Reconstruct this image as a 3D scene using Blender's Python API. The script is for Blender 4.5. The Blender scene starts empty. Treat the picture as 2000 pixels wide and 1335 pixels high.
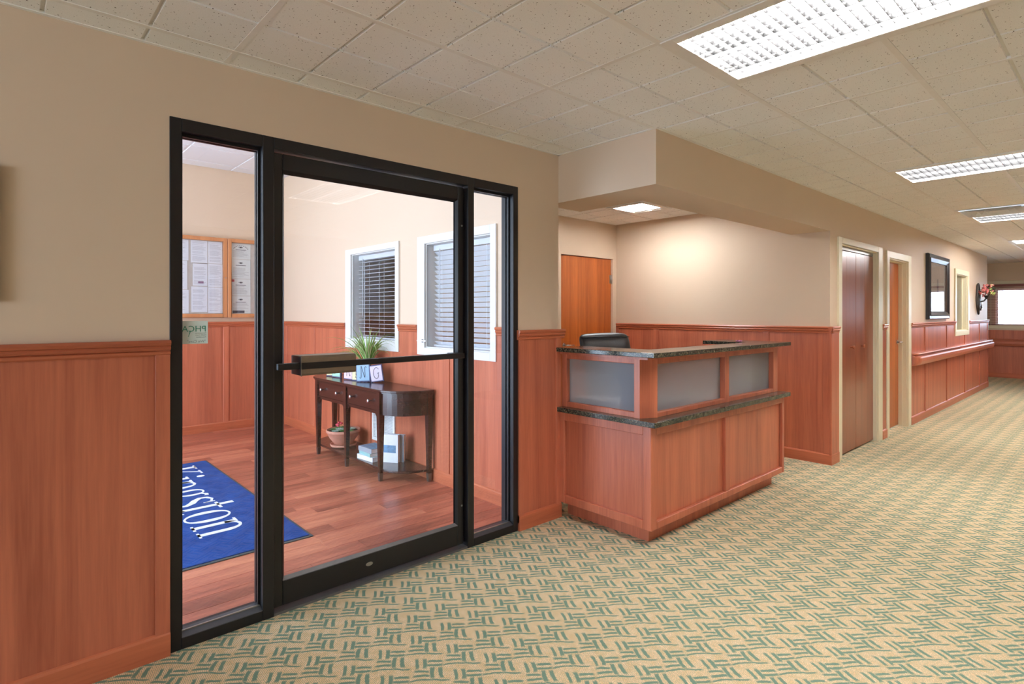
import bpy, bmesh, math, random
from mathutils import Vector, Matrix
random.seed(7)
PI = math.pi
scene = bpy.context.scene
COL = scene.collection

# ------------------------------------------------------------------ camera
F_PX, YAW, HZ, CAM_Y, CAM_H = 1105.93, 0.8325, 611.1, -2.6436, 1.385
cam_d = bpy.data.cameras.new('camera')
cam_d.sensor_width = 36.0
cam_d.lens = F_PX / 2000 * 36.0
cam_d.shift_y = -(667.5 - HZ) / 2000
cam_d.clip_start = 0.02
cam = bpy.data.objects.new('camera', cam_d)
COL.objects.link(cam)
cam.location = (0, CAM_Y, CAM_H)
cam.rotation_euler = (PI / 2, 0, YAW - PI / 2)
scene.camera = cam

# ------------------------------------------------------------------ world (bright overcast daylight)
W = bpy.data.worlds.new('world')
scene.world = W
W.use_nodes = True
bg = W.node_tree.nodes['Background']
bg.inputs[0].default_value = (0.66, 0.81, 1.0, 1)
bg.inputs[1].default_value = 6.0

def portal(name, loc, rot, sx, sy):
    l = bpy.data.lights.new(name, 'AREA')
    l.shape = 'RECTANGLE'
    l.size, l.size_y = sx, sy
    l.cycles.is_portal = True
    o = bpy.data.objects.new(name, l)
    COL.objects.link(o)
    o.location = loc
    o.rotation_euler = rot

portal('portal_entrance_offscreen', (-1.78, 2.35, 1.45), (0, -PI / 2, 0), 2.9, 3.5)
portal('portal_lobby_window_offscreen', (-5.1, -3.0, 1.4), (0, -PI / 2, 0), 1.6, 2.8)
portal('portal_far_window', (16.2, -1.6, 1.5), (0, PI / 2, 0), 0.9, 2.0)

TROFFER_STRENGTH = 38.0
TROFFER_COLOR = (1.0, 0.98, 0.985)
OFFICE_STRENGTH = 48.0

scene.view_settings.view_transform = 'Standard'
scene.view_settings.look = 'None'
scene.view_settings.gamma = 1.0
scene.view_settings.use_curve_mapping = False
scene.view_settings.exposure = 1.12
cy = scene.cycles
cy.use_denoising = True
cy.max_bounces = 10
cy.diffuse_bounces = 5
cy.glossy_bounces = 4
cy.transmission_bounces = 8
cy.transparent_max_bounces = 12
cy.caustics_reflective = False
cy.caustics_refractive = False
cy.sample_clamp_indirect = 6.0
cy.blur_glossy = 0.5

ZC = 2.4586          # lobby ceiling
YC = -0.773          # corridor wall face
XS = 2.8334          # soffit / office left edge
XW = 5.63            # office side wall
ZS = 2.1356          # soffit underside
GX, GY, TS = 1.0338, -0.7642, 0.3048

# ------------------------------------------------------------------ helpers
def srgb(r, g, b):
    f = lambda c: c / 12.92 if c <= 0.04045 else ((c + 0.055) / 1.055) ** 2.4
    return (f(r / 255), f(g / 255), f(b / 255), 1)

class MB:
    """collects simple solids into one mesh"""
    def __init__(s):
        s.v = []; s.f = []; s.sm = []; s.uv = None
    def add(s, pts, faces, smooth=False):
        n = len(s.v)
        s.v += [Vector(p) for p in pts]
        s.f += [tuple(i + n for i in f) for f in faces]
        s.sm += [smooth] * len(faces)
        return s
    def box(s, x0, x1, y0, y1, z0, z1):
        x0, x1 = min(x0, x1), max(x0, x1); y0, y1 = min(y0, y1), max(y0, y1); z0, z1 = min(z0, z1), max(z0, z1)
        p = [(x0, y0, z0), (x1, y0, z0), (x1, y1, z0), (x0, y1, z0), (x0, y0, z1), (x1, y0, z1), (x1, y1, z1), (x0, y1, z1)]
        return s.add(p, [(0, 3, 2, 1), (4, 5, 6, 7), (0, 1, 5, 4), (1, 2, 6, 5), (2, 3, 7, 6), (3, 0, 4, 7)])
    def prism(s, A, B, smooth=False, cap=True):
        n = len(A)
        fs = [(i, (i + 1) % n, n + (i + 1) % n, n + i) for i in range(n)]
        s.add(list(A) + list(B), fs, smooth)
        if cap:
            s.add(list(A), [tuple(reversed(range(n)))]); s.add(list(B), [tuple(range(n))])
        return s
    def lathe(s, prof, c=(0, 0, 0), n=20, axis='Z', smooth=True):
        pts = []; fs = []
        for r, h in prof:
            for k in range(n):
                a = 2 * PI * k / n
                q = (r * math.cos(a), r * math.sin(a), h)
                if axis == 'X': q = (q[2], q[0], q[1])
                if axis == 'Y': q = (q[1], q[2], q[0])
                pts.append((c[0] + q[0], c[1] + q[1], c[2] + q[2]))
        for j in range(len(prof) - 1):
            for k in range(n):
                k2 = (k + 1) % n
                fs.append((j * n + k, j * n + k2, (j + 1) * n + k2, (j + 1) * n + k))
        s.add(pts, fs, smooth)
        m = (len(prof) - 1) * n
        s.add(pts[:n], [tuple(reversed(range(n)))]); s.add(pts[m:], [tuple(range(n))])
        return s
    def tube(s, path, r, n=8, smooth=True):
        path = [Vector(p) for p in path]
        R = r if isinstance(r, (list, tuple)) else [r] * len(path)
        rings = []
        for i, p in enumerate(path):
            d = (path[min(i + 1, len(path) - 1)] - path[max(i - 1, 0)]).normalized()
            u = d.cross(Vector((0, 0, 1)))
            if u.length < 1e-3: u = d.cross(Vector((1, 0, 0)))
            u.normalize(); w = d.cross(u)
            rings.append([p + (u * math.cos(2 * PI * k / n) + w * math.sin(2 * PI * k / n)) * R[i] for k in range(n)])
        pts = [q for ring in rings for q in ring]
        fs = [(j * n + k, j * n + (k + 1) % n, (j + 1) * n + (k + 1) % n, (j + 1) * n + k) for j in range(len(path) - 1) for k in range(n)]
        s.add(pts, fs, smooth)
        s.add(rings[0], [tuple(reversed(range(n)))]); s.add(rings[-1], [tuple(range(n))])
        return s
    def blob(s, c, r, seg=8, jit=0.0, sc=(1, 1, 1)):
        bm = bmesh.new()
        bmesh.ops.create_icosphere(bm, subdivisions=1 if seg < 10 else 2, radius=r)
        pts = []
        for v in bm.verts:
            k = 1 + random.uniform(-jit, jit)
            pts.append((c[0] + v.co.x * k * sc[0], c[1] + v.co.y * k * sc[1], c[2] + v.co.z * k * sc[2]))
        s.add(pts, [tuple(v.index for v in f.verts) for f in bm.faces], True)
        bm.free(); return s
    def xform(s, M):
        s.v = [M @ p for p in s.v]; return s
    def build(s, name, mat, parent=None, bevel=0.0, seg=2, local=False, fix=True):
        me = bpy.data.meshes.new(name)
        off = Vector((0, 0, 0))
        if parent is not None and not local:
            q = parent
            while q is not None:
                off += Vector(q.location); q = q.parent
        bm = bmesh.new()
        vs = [bm.verts.new(p - off) for p in s.v]
        bm.verts.ensure_lookup_table()
        for f, sm in zip(s.f, s.sm):
            try:
                fc = bm.faces.new([vs[i] for i in f]); fc.smooth = sm
            except ValueError:
                pass
        if bevel or fix:
            bmesh.ops.remove_doubles(bm, verts=bm.verts, dist=1e-6)
            bmesh.ops.recalc_face_normals(bm, faces=bm.faces)
        if bevel:
            es = [e for e in bm.edges if len(e.link_faces) == 2 and e.calc_face_angle(0) > 0.6]
            bmesh.ops.bevel(bm, geom=es, offset=bevel, segments=seg, affect='EDGES', clamp_overlap=True, profile=0.5)
        bm.to_mesh(me); bm.free()
        o = bpy.data.objects.new(name, me)
        COL.objects.link(o)
        if mat: me.materials.append(mat)
        if parent is not None: o.parent = parent
        return o

def tag(o, label, cat, group=None, kind=None):
    o['label'] = label; o['category'] = cat
    if group: o['group'] = group
    if kind: o['kind'] = kind
    return o

def thing(name, label, cat, loc=(0, 0, 0), rotz=0.0, group=None, kind=None):
    o = bpy.data.objects.new(name, None)
    COL.objects.link(o); o.empty_display_size = 0.1
    o.location = loc; o.rotation_euler = (0, 0, rotz)
    return tag(o, label, cat, group, kind)

def B(*a): return MB().box(*a)

def struct(name, mb, mat, label, cat, bevel=0.0):
    return tag(mb.build(name, mat, bevel=bevel), label, cat, kind='structure')

def link_copy(o, parent=None):
    c = o.copy(); COL.objects.link(c); c.parent = parent
    for ch in list(o.children):
        link_copy(ch, c)
    return c

def arr(name, items, mat, parent, bevel=0.0):
    for it in items:
        B(*it).build(name, mat, parent, bevel=bevel)

# ------------------------------------------------------------------ materials
class NT:
    def __init__(s, name):
        s.m = bpy.data.materials.new(name); s.m.use_nodes = True
        s.t = s.m.node_tree; s.n = s.t.nodes; s.l = s.t.links
        s.b = s.n['Principled BSDF']; s.out = s.n['Material Output']
    def node(s, typ, **kw):
        nd = s.n.new(typ)
        for k, v in kw.items(): setattr(nd, k, v)
        return nd
    def link(s, a, b): s.l.new(a, b)
    def coord(s, kind='Object', scale=(1, 1, 1), rnd=False):
        tc = s.node('ShaderNodeTexCoord')
        mp = s.node('ShaderNodeMapping'); mp.inputs['Scale'].default_value = scale
        s.link(tc.outputs[kind], mp.inputs['Vector'])
        if rnd:
            oi = s.node('ShaderNodeObjectInfo')
            ml = s.node('ShaderNodeMath', operation='MULTIPLY'); ml.inputs[1].default_value = 37.0
            s.link(oi.outputs['Random'], ml.inputs[0])
            cb = s.node('ShaderNodeCombineXYZ')
            for i in range(3): s.link(ml.outputs[0], cb.inputs[i])
            s.link(cb.outputs[0], mp.inputs['Location'])
        return mp.outputs[0]
    def noise(s, vec, scale, detail=3, rough=0.5, dist=0.0):
        nd = s.node('ShaderNodeTexNoise')
        nd.inputs['Scale'].default_value = scale; nd.inputs['Detail'].default_value = detail
        nd.inputs['Roughness'].default_value = rough; nd.inputs['Distortion'].default_value = dist
        if vec: s.link(vec, nd.inputs['Vector'])
        return nd.outputs['Fac']
    def ramp(s, fac, stops):
        r = s.node('ShaderNodeValToRGB')
        el = r.color_ramp.elements
        while len(el) < len(stops): el.new(0.5)
        for e, (p, c) in zip(el, stops): e.position = p; e.color = c
        s.link(fac, r.inputs[0]); return r.outputs[0]
    def mix(s, fac, a, b, mode='MIX'):
        m = s.node('ShaderNodeMix', data_type='RGBA', blend_type=mode)
        for sock, val in ((m.inputs[0], fac), (m.inputs[6], a), (m.inputs[7], b)):
            if hasattr(val, 'links') or hasattr(val, 'is_linked'): s.link(val, sock)
            elif isinstance(val, (int, float)): sock.default_value = val
            else: sock.default_value = val
        return m.outputs[2]
    def math(s, op, a, b=None, c=None, clamp=False):
        m = s.node('ShaderNodeMath', operation=op, use_clamp=clamp)
        for i, v in enumerate((a, b, c)):
            if v is None: continue
            if isinstance(v, (int, float)): m.inputs[i].default_value = v
            else: s.link(v, m.inputs[i])
        return m.outputs[0]
    def bump(s, h, strength=0.2, dist=0.002):
        bp = s.node('ShaderNodeBump'); bp.inputs['Strength'].default_value = strength; bp.inputs['Distance'].default_value = dist
        s.link(h, bp.inputs['Height']); s.link(bp.outputs[0], s.b.inputs['Normal'])
    def set(s, color=None, rough=0.5, metal=0.0, spec=0.5, **kw):
        if color is not None:
            if hasattr(color, 'is_linked'): s.link(color, s.b.inputs['Base Color'])
            else: s.b.inputs['Base Color'].default_value = color
        if hasattr(rough, 'is_linked'): s.link(rough, s.b.inputs['Roughness'])
        else: s.b.inputs['Roughness'].default_value = rough
        s.b.inputs['Metallic'].default_value = metal
        s.b.inputs['Specular IOR Level'].default_value = spec
        for k, v in kw.items(): s.b.inputs[k].default_value = v
        return s.m

def simple(name, rgb, rough=0.5, metal=0.0, spec=0.5, var=0.06, nscale=25):
    t = NT(name)
    f = t.noise(t.coord(), nscale, 2)
    c = srgb(*rgb)
    d = tuple(x * (1 - var) for x in c[:3]) + (1,)
    e = tuple(min(1, x * (1 + var)) for x in c[:3]) + (1,)
    return t.set(t.ramp(f, [(0.3, d), (0.7, e)]), rough, metal, spec)

def wood(name, light, dark, rough=0.38, axis='Z', spec=0.5, fine=90.0, contrast=1.0, coat=0.0):
    t = NT(name)
    st = {'Z': (1, 1, 0.045), 'X': (0.045, 1, 1), 'Y': (1, 0.045, 1)}[axis]
    v = t.coord('Object', st, rnd=True)
    a = t.noise(v, 9, 5, 0.62, 0.6)
    b = t.noise(v, fine, 3, 0.6)
    k = t.math('ADD', t.math('MULTIPLY', a, 0.72), t.math('MULTIPLY', b, 0.28))
    mid = tuple((x + y) / 2 for x, y in zip(srgb(*light), srgb(*dark)))
    c = t.ramp(k, [(0.5 - 0.17 / contrast, srgb(*dark)), (0.5, mid), (0.5 + 0.17 / contrast, srgb(*light))])
    t.bump(b, 0.02, 0.0005)
    m = t.set(c, rough, 0, spec)
    if coat: t.b.inputs['Coat Weight'].default_value = coat; t.b.inputs['Coat Roughness'].default_value = 0.12
    return m

def paint(name, rgb, rough=0.55):
    t = NT(name)
    v = t.coord()
    f = t.noise(v, 1.4, 3); g = t.noise(v, 260, 2)
    c = srgb(*rgb)
    col = t.ramp(f, [(0.3, tuple(x * 0.97 for x in c[:3]) + (1,)), (0.7, c)])
    t.bump(g, 0.05, 0.0006)
    return t.set(col, rough, 0, 0.35)

M = {}
M['paint'] = paint('wall_paint_beige', (220, 197, 172))
M['soffit'] = M['paint']
M['vpaint'] = M['paint']
M['cream'] = paint('trim_cream_enamel', (232, 222, 192), 0.35)
M['vtrim'] = paint('vestibule_window_trim', (226, 226, 222), 0.4)
M['cherry'] = wood('cherry_laminate', (206, 120, 88), (162, 86, 62), 0.34)
M['cherry_x'] = wood('cherry_laminate_long_x', (203, 116, 80), (165, 86, 58), 0.34, 'X')
M['cherry_y'] = wood('cherry_laminate_long_y', (203, 116, 80), (165, 86, 58), 0.34, 'Y')
M['desk'] = M['cherry']
M['oak'] = wood('oak_door_stain', (205, 112, 50), (150, 72, 28), 0.32, 'Z', fine=140)
M['bifold'] = wood('bifold_mahogany', (158, 88, 60), (132, 68, 46), 0.28, 'Z', coat=0.15)
M['boardwood'] = wood('board_maple', (214, 150, 100), (190, 122, 76), 0.4, 'Z')
M['espresso'] = wood('espresso_wood', (62, 30, 27), (36, 16, 15), 0.24, 'Y', coat=0.2)
M['handrail'] = simple('handrail_vinyl', (186, 106, 78), 0.4, var=0.03)
M['black'] = None
def black_alum():
    t = NT('black_anodised_aluminium')
    v = t.coord('Object', (1, 1, 1))
    s = t.noise(v, 140, 6, 0.75)
    z = t.noise(v, 7, 2)
    k = t.math('MULTIPLY', t.math('GREATER_THAN', s, 0.705), t.math('GREATER_THAN', z, 0.55))
    c = t.mix(k, srgb(22, 20, 22), srgb(120, 116, 112))
    return t.set(c, 0.34, 0.0, 0.5)
M['black'] = black_alum()
M['alum_edge'] = simple('aluminium_glazing_bead', (120, 120, 122), 0.35, 0.6)
M['silldark'] = simple('worn_sill_metal', (96, 96, 100), 0.35, 0.5)
M['chrome'] = simple('polished_steel', (210, 210, 212), 0.18, 1.0, var=0.02)
M['steel'] = simple('brushed_steel', (170, 168, 165), 0.32, 1.0, var=0.03)
M['bronze'] = simple('bronze_anodised_push_pad', (122, 106, 88), 0.42, 0.35, var=0.04)
M['whitepl'] = simple('white_enamel', (232, 232, 230), 0.4, var=0.02)
M['slat'] = simple('white_faux_wood_slat', (226, 228, 230), 0.45, var=0.02)
M['bslat'] = simple('brown_wood_slat', (138, 74, 58), 0.45, var=0.05)
M['leather'] = simple('black_leather', (30, 32, 38), 0.38, var=0.2, nscale=120)
M['blackpl'] = simple('black_plastic', (24, 24, 26), 0.45)
M['terracotta'] = simple('terracotta', (198, 140, 118), 0.75, var=0.08)
M['paper'] = simple('white_paper', (232, 232, 234), 0.7, var=0.02)
M['iron'] = simple('wrought_iron', (66, 62, 60), 0.55, 0.3, var=0.15)
M['pframe'] = simple('picture_frame_black', (42, 42, 46), 0.3, var=0.15)
M['soil'] = simple('potting_soil', (60, 44, 34), 0.95, var=0.3, nscale=200)
M['rubber'] = simple('mat_rubber_edge', (70, 78, 84), 0.8)
M['matwhite'] = simple('mat_white_pile', (222, 226, 230), 0.95, var=0.08, nscale=300)

def glass_mat(name, tint=(0.97, 0.985, 1.0), refl=1.0):
    # thin pane: clear view through, mirror reflection by Fresnel
    t = NT(name)
    t.n.remove(t.b)
    tr = t.node('ShaderNodeBsdfTransparent'); tr.inputs[0].default_value = tint + (1,)
    gl = t.node('ShaderNodeBsdfGlossy'); gl.inputs['Roughness'].default_value = 0.0
    ge = t.node('ShaderNodeNewGeometry')
    dp = t.node('ShaderNodeVectorMath', operation='DOT_PRODUCT')
    t.link(ge.outputs['Incoming'], dp.inputs[0]); t.link(ge.outputs['Normal'], dp.inputs[1])
    k = t.math('POWER', t.math('SUBTRACT', 1.0, t.math('ABSOLUTE', dp.outputs['Value'])), 5.0)
    mx = t.node('ShaderNodeMixShader')
    t.link(t.math('MULTIPLY', t.math('MULTIPLY_ADD', k, 0.96, 0.04), refl), mx.inputs[0])
    t.link(tr.outputs[0], mx.inputs[1]); t.link(gl.outputs[0], mx.inputs[2])
    t.link(mx.outputs[0], t.out.inputs[0])
    return t.m
M['glass'] = glass_mat('clear_glass')
def frosted():
    t = NT('frosted_glass')
    v = t.coord()
    t.bump(t.noise(v, 420, 2, 0.6), 0.35, 0.001)
    t.set(srgb(240, 244, 248), 0.30, 0, 0.5)
    t.b.inputs['Transmission Weight'].default_value = 1.0
    t.b.inputs['IOR'].default_value = 1.12
    tl = t.node('ShaderNodeBsdfTranslucent'); tl.inputs[0].default_value = srgb(236, 240, 246)
    mx = t.node('ShaderNodeMixShader'); mx.inputs[0].default_value = 0.48
    df = t.node('ShaderNodeBsdfDiffuse'); df.inputs[0].default_value = srgb(226, 226, 230)
    m2 = t.node('ShaderNodeMixShader'); m2.inputs[0].default_value = 0.45
    t.link(tl.outputs[0], m2.inputs[1]); t.link(df.outputs[0], m2.inputs[2])
    t.link(t.b.outputs[0], mx.inputs[1]); t.link(m2.outputs[0], mx.inputs[2]); t.link(mx.outputs[0], t.out.inputs[0])
    return t.m
M['frost'] = frosted()

def granite():
    t = NT('dark_granite')
    v = t.coord()
    a = t.noise(v, 210, 3, 0.7); b = t.noise(v, 90, 2)
    k = t.math('ADD', t.math('MULTIPLY', a, 0.6), t.math('MULTIPLY', b, 0.4))
    c = t.ramp(k, [(0.42, srgb(22, 24, 22)), (0.52, srgb(62, 62, 52)), (0.60, srgb(128, 120, 96)), (0.7, srgb(40, 44, 40))])
    return t.set(c, 0.14, 0, 0.4)
M['granite'] = granite()

def ceiling_tile():
    t = NT('mineral_fibre_tile')
    v = t.coord()
    vo = t.node('ShaderNodeTexVoronoi'); vo.inputs['Scale'].default_value = 95
    t.link(v, vo.inputs['Vector'])
    nz = t.noise(v, 60, 2)
    thr = t.math('MULTIPLY', t.math('SUBTRACT', nz, 0.40), 0.9)
    dot = t.math('LESS_THAN', vo.outputs['Distance'], thr)
    f = t.noise(v, 300, 3)
    base = t.ramp(f, [(0.3, srgb(242, 240, 236)), (0.7, srgb(252, 250, 247))])
    c = t.mix(dot, base, srgb(120, 108, 96))
    return t.set(c, 0.9, 0, 0.15)
M['tile'] = ceiling_tile()
M['tbar'] = simple('ceiling_grid_enamel', (240, 236, 230), 0.5, var=0.02)
M['tback'] = simple('ceiling_tile_reveal', (232, 226, 218), 0.9, var=0.02)
M['vtile'] = simple('vestibule_tile', (222, 222, 224), 0.9, var=0.03, nscale=200)

def carpet():
    t = NT('basket_weave_carpet')
    P = TS / 2 + 0.0006        # lattice pitch
    tc = t.node('ShaderNodeTexCoord')
    nz = t.node('ShaderNodeTexNoise'); nz.inputs['Scale'].default_value = 55; nz.inputs['Detail'].default_value = 1
    t.link(tc.outputs['Object'], nz.inputs['Vector'])
    sub = t.node('ShaderNodeVectorMath', operation='SUBTRACT'); sub.inputs[1].default_value = (0.5, 0.5, 0.5)
    t.link(nz.outputs['Color'], sub.inputs[0])
    scl = t.node('ShaderNodeVectorMath', operation='SCALE'); scl.inputs['Scale'].default_value = 0.007
    t.link(sub.outputs[0], scl.inputs[0])
    add = t.node('ShaderNodeVectorMath', operation='ADD')
    t.link(tc.outputs['Object'], add.inputs[0]); t.link(scl.outputs[0], add.inputs[1])
    # lattice coordinates: e1=(P,0), e2=(P/2,P)
    def dot(vec, w):
        d = t.node('ShaderNodeVectorMath', operation='DOT_PRODUCT'); d.inputs[1].default_value = w
        t.link(vec, d.inputs[0]); return d.outputs['Value']
    s_ = dot(add.outputs[0], (1 / P, -0.5 / P, 0)); t_ = dot(add.outputs[0], (0, 1 / P, 0))
    cb = t.node('ShaderNodeCombineXYZ'); t.link(s_, cb.inputs[0]); t.link(t_, cb.inputs[1])
    st = cb.outputs[0]
    ox, oy = 1.238, -0.443
    segs = [((.004, .036), (-.026, -.014), .0065, .05), ((.028, .015), (-.001, -.030), .0078, .05),
            ((.033, -.004), (.074, -.037), .0065, .05), ((.014, -.022), (.060, -.057), .0065, -.05),
            ((-.042, -.023), (-.004, -.057), .0065, .05), ((-.062, -.046), (-.014, -.079), .0065, .06),
            ((.021, -.048), (-.013, -.097), .0078, -.06), ((.043, -.068), (.015, -.119), .0078, -.06),
            ((-.088, -.060), (-.020, -.106), .0045, .10), ((-.020, -.106), (.024, -.152), .0045, -.10)]
    res = None
    for (a, b, w, bend) in segs:
        c = ((a[0] + b[0]) / 2 + ox, (a[1] + b[1]) / 2 + oy)
        d = Vector((b[0] - a[0], b[1] - a[1])); L = d.length / 2 + w * 0.4; d.normalize(); n = Vector((-d.y, d.x))
        cs, ct = (c[0] - 0.5 * c[1]) / P, c[1] / P
        va = t.node('ShaderNodeVectorMath', operation='ADD'); va.inputs[1].default_value = (0.5 - cs, 0.5 - ct, 0)
        t.link(st, va.inputs[0])
        vf = t.node('ShaderNodeVectorMath', operation='FRACTION'); t.link(va.outputs[0], vf.inputs[0])
        vs = t.node('ShaderNodeVectorMath', operation='SUBTRACT'); vs.inputs[1].default_value = (0.5, 0.5, 0)
        t.link(vf.outputs[0], vs.inputs[0])
        # q = s*e1 + t*e2 -> along = q.d/L, across = q.n/w
        al = dot(vs.outputs[0], (P * d.x / L, (P / 2 * d.x + P * d.y) / L, 0))
        ac = dot(vs.outputs[0], (P * n.x / w, (P / 2 * n.x + P * n.y) / w, 0))
        ac2 = t.math('MULTIPLY_ADD', t.math('MULTIPLY', al, al), bend * L / w * 1.2, ac)
        ac3 = t.math('SUBTRACT', ac2, bend * L / w * 0.5)
        m = t.math('MAXIMUM', t.math('ABSOLUTE', al), t.math('ABSOLUTE', ac3))
        res = m if res is None else t.math('MINIMUM', res, m)
    fine = t.noise(tc.outputs['Object'], 420, 2)
    edge = t.math('ADD', res, t.math('MULTIPLY', t.math('SUBTRACT', fine, 0.5), 0.9))
    mr = t.node('ShaderNodeMapRange'); mr.inputs[1].default_value = 0.85; mr.inputs[2].default_value = 1.15
    mr.inputs[3].default_value = 1.0; mr.inputs[4].default_value = 0.0
    t.link(edge, mr.inputs[0])
    # twill ground: tan flecked with green diagonal picks
    wv = t.node('ShaderNodeTexWave', bands_direction='X'); wv.inputs['Scale'].default_value = 52; wv.inputs['Distortion'].default_value = 2.0
    wv.inputs['Detail'].default_value = 1
    t.link(tc.outputs['Object'], wv.inputs['Vector'])
    fine2 = t.noise(tc.outputs['Object'], 190, 2)
    pick = t.math('MULTIPLY', t.math('GREATER_THAN', wv.outputs['Fac'], 0.5), t.math('GREATER_THAN', fine2, 0.44))
    big = t.noise(tc.outputs['Object'], 30, 2)
    tan = t.ramp(big, [(0.35, srgb(226, 192, 148)), (0.65, srgb(238, 208, 172))])
    ground = t.mix(t.math('MULTIPLY', pick, 0.75), tan, srgb(138, 156, 128))
    green = t.ramp(fine, [(0.3, srgb(92, 122, 108)), (0.7, srgb(130, 154, 134))])
    t.bump(fine, 0.5, 0.002)
    m = t.set(t.mix(mr.outputs[0], ground, green), 0.95, 0, 0.1)
    return m
M['carpet'] = carpet()

def plank_mat():
    t = NT('cherry_plank')
    v = t.coord('Object', (0.12, 1, 1), rnd=True)
    a = t.noise(v, 14, 5, 0.65, 0.5); b = t.noise(v, 90, 3)
    oi = t.node('ShaderNodeObjectInfo')
    k = t.math('ADD', t.math('ADD', t.math('MULTIPLY', a, 0.55), t.math('MULTIPLY', b, 0.2)), t.math('MULTIPLY', oi.outputs['Random'], 0.25))
    c = t.ramp(k, [(0.33, srgb(140, 76, 60)), (0.5, srgb(184, 106, 84)), (0.68, srgb(214, 140, 108))])
    return t.set(c, 0.3, 0, 0.5)
M['plank'] = plank_mat()

def mat_pile():
    t = NT('blue_mat_pile')
    v = t.coord()
    a = t.noise(v, 9, 3); b = t.noise(v, 350, 2)
    k = t.math('ADD', t.math('MULTIPLY', a, 0.4), t.math('MULTIPLY', b, 0.6))
    c = t.ramp(k, [(0.35, srgb(20, 50, 116)), (0.65, srgb(46, 88, 166))])
    t.bump(b, 0.6, 0.003)
    return t.set(c, 0.95, 0, 0.1)
M['mat'] = mat_pile()

def emit(name, col, strength):
    t = NT(name)
    t.n.remove(t.b)
    e = t.node('ShaderNodeEmission'); e.inputs[0].default_value = col + (1,); e.inputs[1].default_value = strength
    t.link(e.outputs[0], t.out.inputs[0]); return t.m
M['lamp'] = emit('fluorescent_tube', TROFFER_COLOR, TROFFER_STRENGTH)
M['lamp_o'] = emit('office_tube', (0.95, 0.97, 1.0), OFFICE_STRENGTH)
def louver():
    t = NT('acrylic_louver')
    m = t.set((0.035, 0.035, 0.035, 1), 0.35, 0, 0.5)
    t.b.inputs['Transmission Weight'].default_value = 0.0
    return m
M['louver'] = louver()

# ------------------------------------------------------------------ floors
fl = MB().box(-5.2, 16.2, -5.2, 0.03, -0.05, 0).box(XS, XW, 0.03, 1.70, -0.05, 0).box(13.8, 16.2, 0.03, 3.1, -0.05, 0)
fl.box(2.69, XS, 0.12, 1.7, -0.05, -0.001)
struct('floor', fl, M['carpet'], 'tan and green basket-weave carpet across the lobby', 'floor')

# vestibule plank floor
vf = struct('floor_vestibule', B(-1.75, 2.72, 0.03, 4.7, -0.06, -0.012), M['soil'], 'red cherry plank floor inside the glazed vestibule', 'floor')
PWD = 0.127
lens = [0.75, 0.95, 1.2]
pm = []
for L in lens:
    o = MB().box(0.0006, L - 0.0006, 0.0005, PWD - 0.0005, -0.013, 0.0).build('plank', M['plank'], None, bevel=0.0012, seg=1)
    pm.append(o.data); bpy.data.objects.remove(o)
y = 0.035
while y < 4.66:
    x = -1.2 - random.uniform(0, 0.8)
    while x < 2.72:
        k = random.randrange(3)
        if x + lens[k] > -0.2:
            o = bpy.data.objects.new('plank', pm[k]); COL.objects.link(o); o.parent = vf
            o.location = (x, y, 0)
        x += lens[k]
    y += PWD

# ------------------------------------------------------------------ walls
def wall(name, boxes, mat, label):
    mb = MB()
    for b in boxes: mb.box(*b)
    return struct(name, mb, mat, label, 'wall')

FX0, FX1, FT = 0.52, 2.455, 2.187     # glazed entrance opening
wf = wall('wall_front', [(-5.1, FX0, 0, 0.12, 0, 3.12), (FX0, FX1, 0, 0.12, FT, 3.12), (FX1, XS, 0, 0.12, 0, 3.12)], M['paint'], 'beige lobby wall around the black glazed entrance')
W1 = (1.87, 2.75, 1.12, 1.985)   # y0,y1,z0,z1  vestibule windows
W2 = (0.53, 1.40, 1.09, 1.975)
wp = wall('wall_partition', [(2.69, XS, 0.12, W2[0], 0, 3.12), (2.69, XS, W2[0], W2[1], 0, W2[2]), (2.69, XS, W2[0], W2[1], W2[3], 3.12),
    (2.69, XS, W2[1], W1[0], 0, 3.12), (2.69, XS, W1[0], W1[1], 0, W1[2]), (2.69, XS, W1[0], W1[1], W1[3], 3.12), (2.69, XS, W1[1], 4.63, 0, 3.12)], M['vpaint'],
    'pale vestibule wall with two blind-covered windows behind the console table')
wb = wall('wall_vestibule_back', [(-1.8, 5.75, 4.63, 4.75, 0, 3.12)], M['vpaint'], 'vestibule end wall behind the notice cabinet')
wall('wall_vestibule_left', [(-1.75, -1.63, 0.12, 0.6, 0, 3.12), (-1.75, -1.63, 4.1, 4.63, 0, 3.12), (-1.75, -1.63, 0.6, 4.1, 2.9, 3.12)], M['vpaint'], 'vestibule wall around the outer doors')
wob = wall('wall_office_back', [(XS, 4.60, 1.64, 1.76, 0, ZC + .03), (4.60, 5.55, 1.64, 1.76, 2.05, ZC + .03), (5.55, XW, 1.64, 1.76, 0, ZC + .03)], M['paint'], 'beige back wall of the reception office around the oak door')
wos = wall('wall_office_side', [(XW, XW + 0.12, YC + 0.12, 4.63, 0, ZC + .03)], M['paint'], 'beige side wall of the reception office')
CW = [(5.895, 7.035, 0, 2.045), (7.43, 8.24, 0, 2.015), (11.0, 11.92, 1.10, 2.0)]   # closet, door, window openings in the corridor wall
bx = []; x = XW
for (a, b, z0, z1) in CW:
    bx.append((x, a, YC, YC + 0.12, 0, ZC + .03)); bx.append((a, b, YC, YC + 0.12, z1, ZC + .03))
    if z0 > 0: bx.append((a, b, YC, YC + 0.12, 0, z0))
    x = b
bx.append((x, 13.84, YC, YC + 0.12, 0, ZC + .03))
wc = wall('wall_corridor', bx, M['paint'], 'long pale corridor wall with closet, door and pass window')
wall('wall_return', [(13.72, 13.84, YC + 0.12, 3.0, 0, ZC + .03)], M['paint'], 'wall return at the corridor corner')
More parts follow.
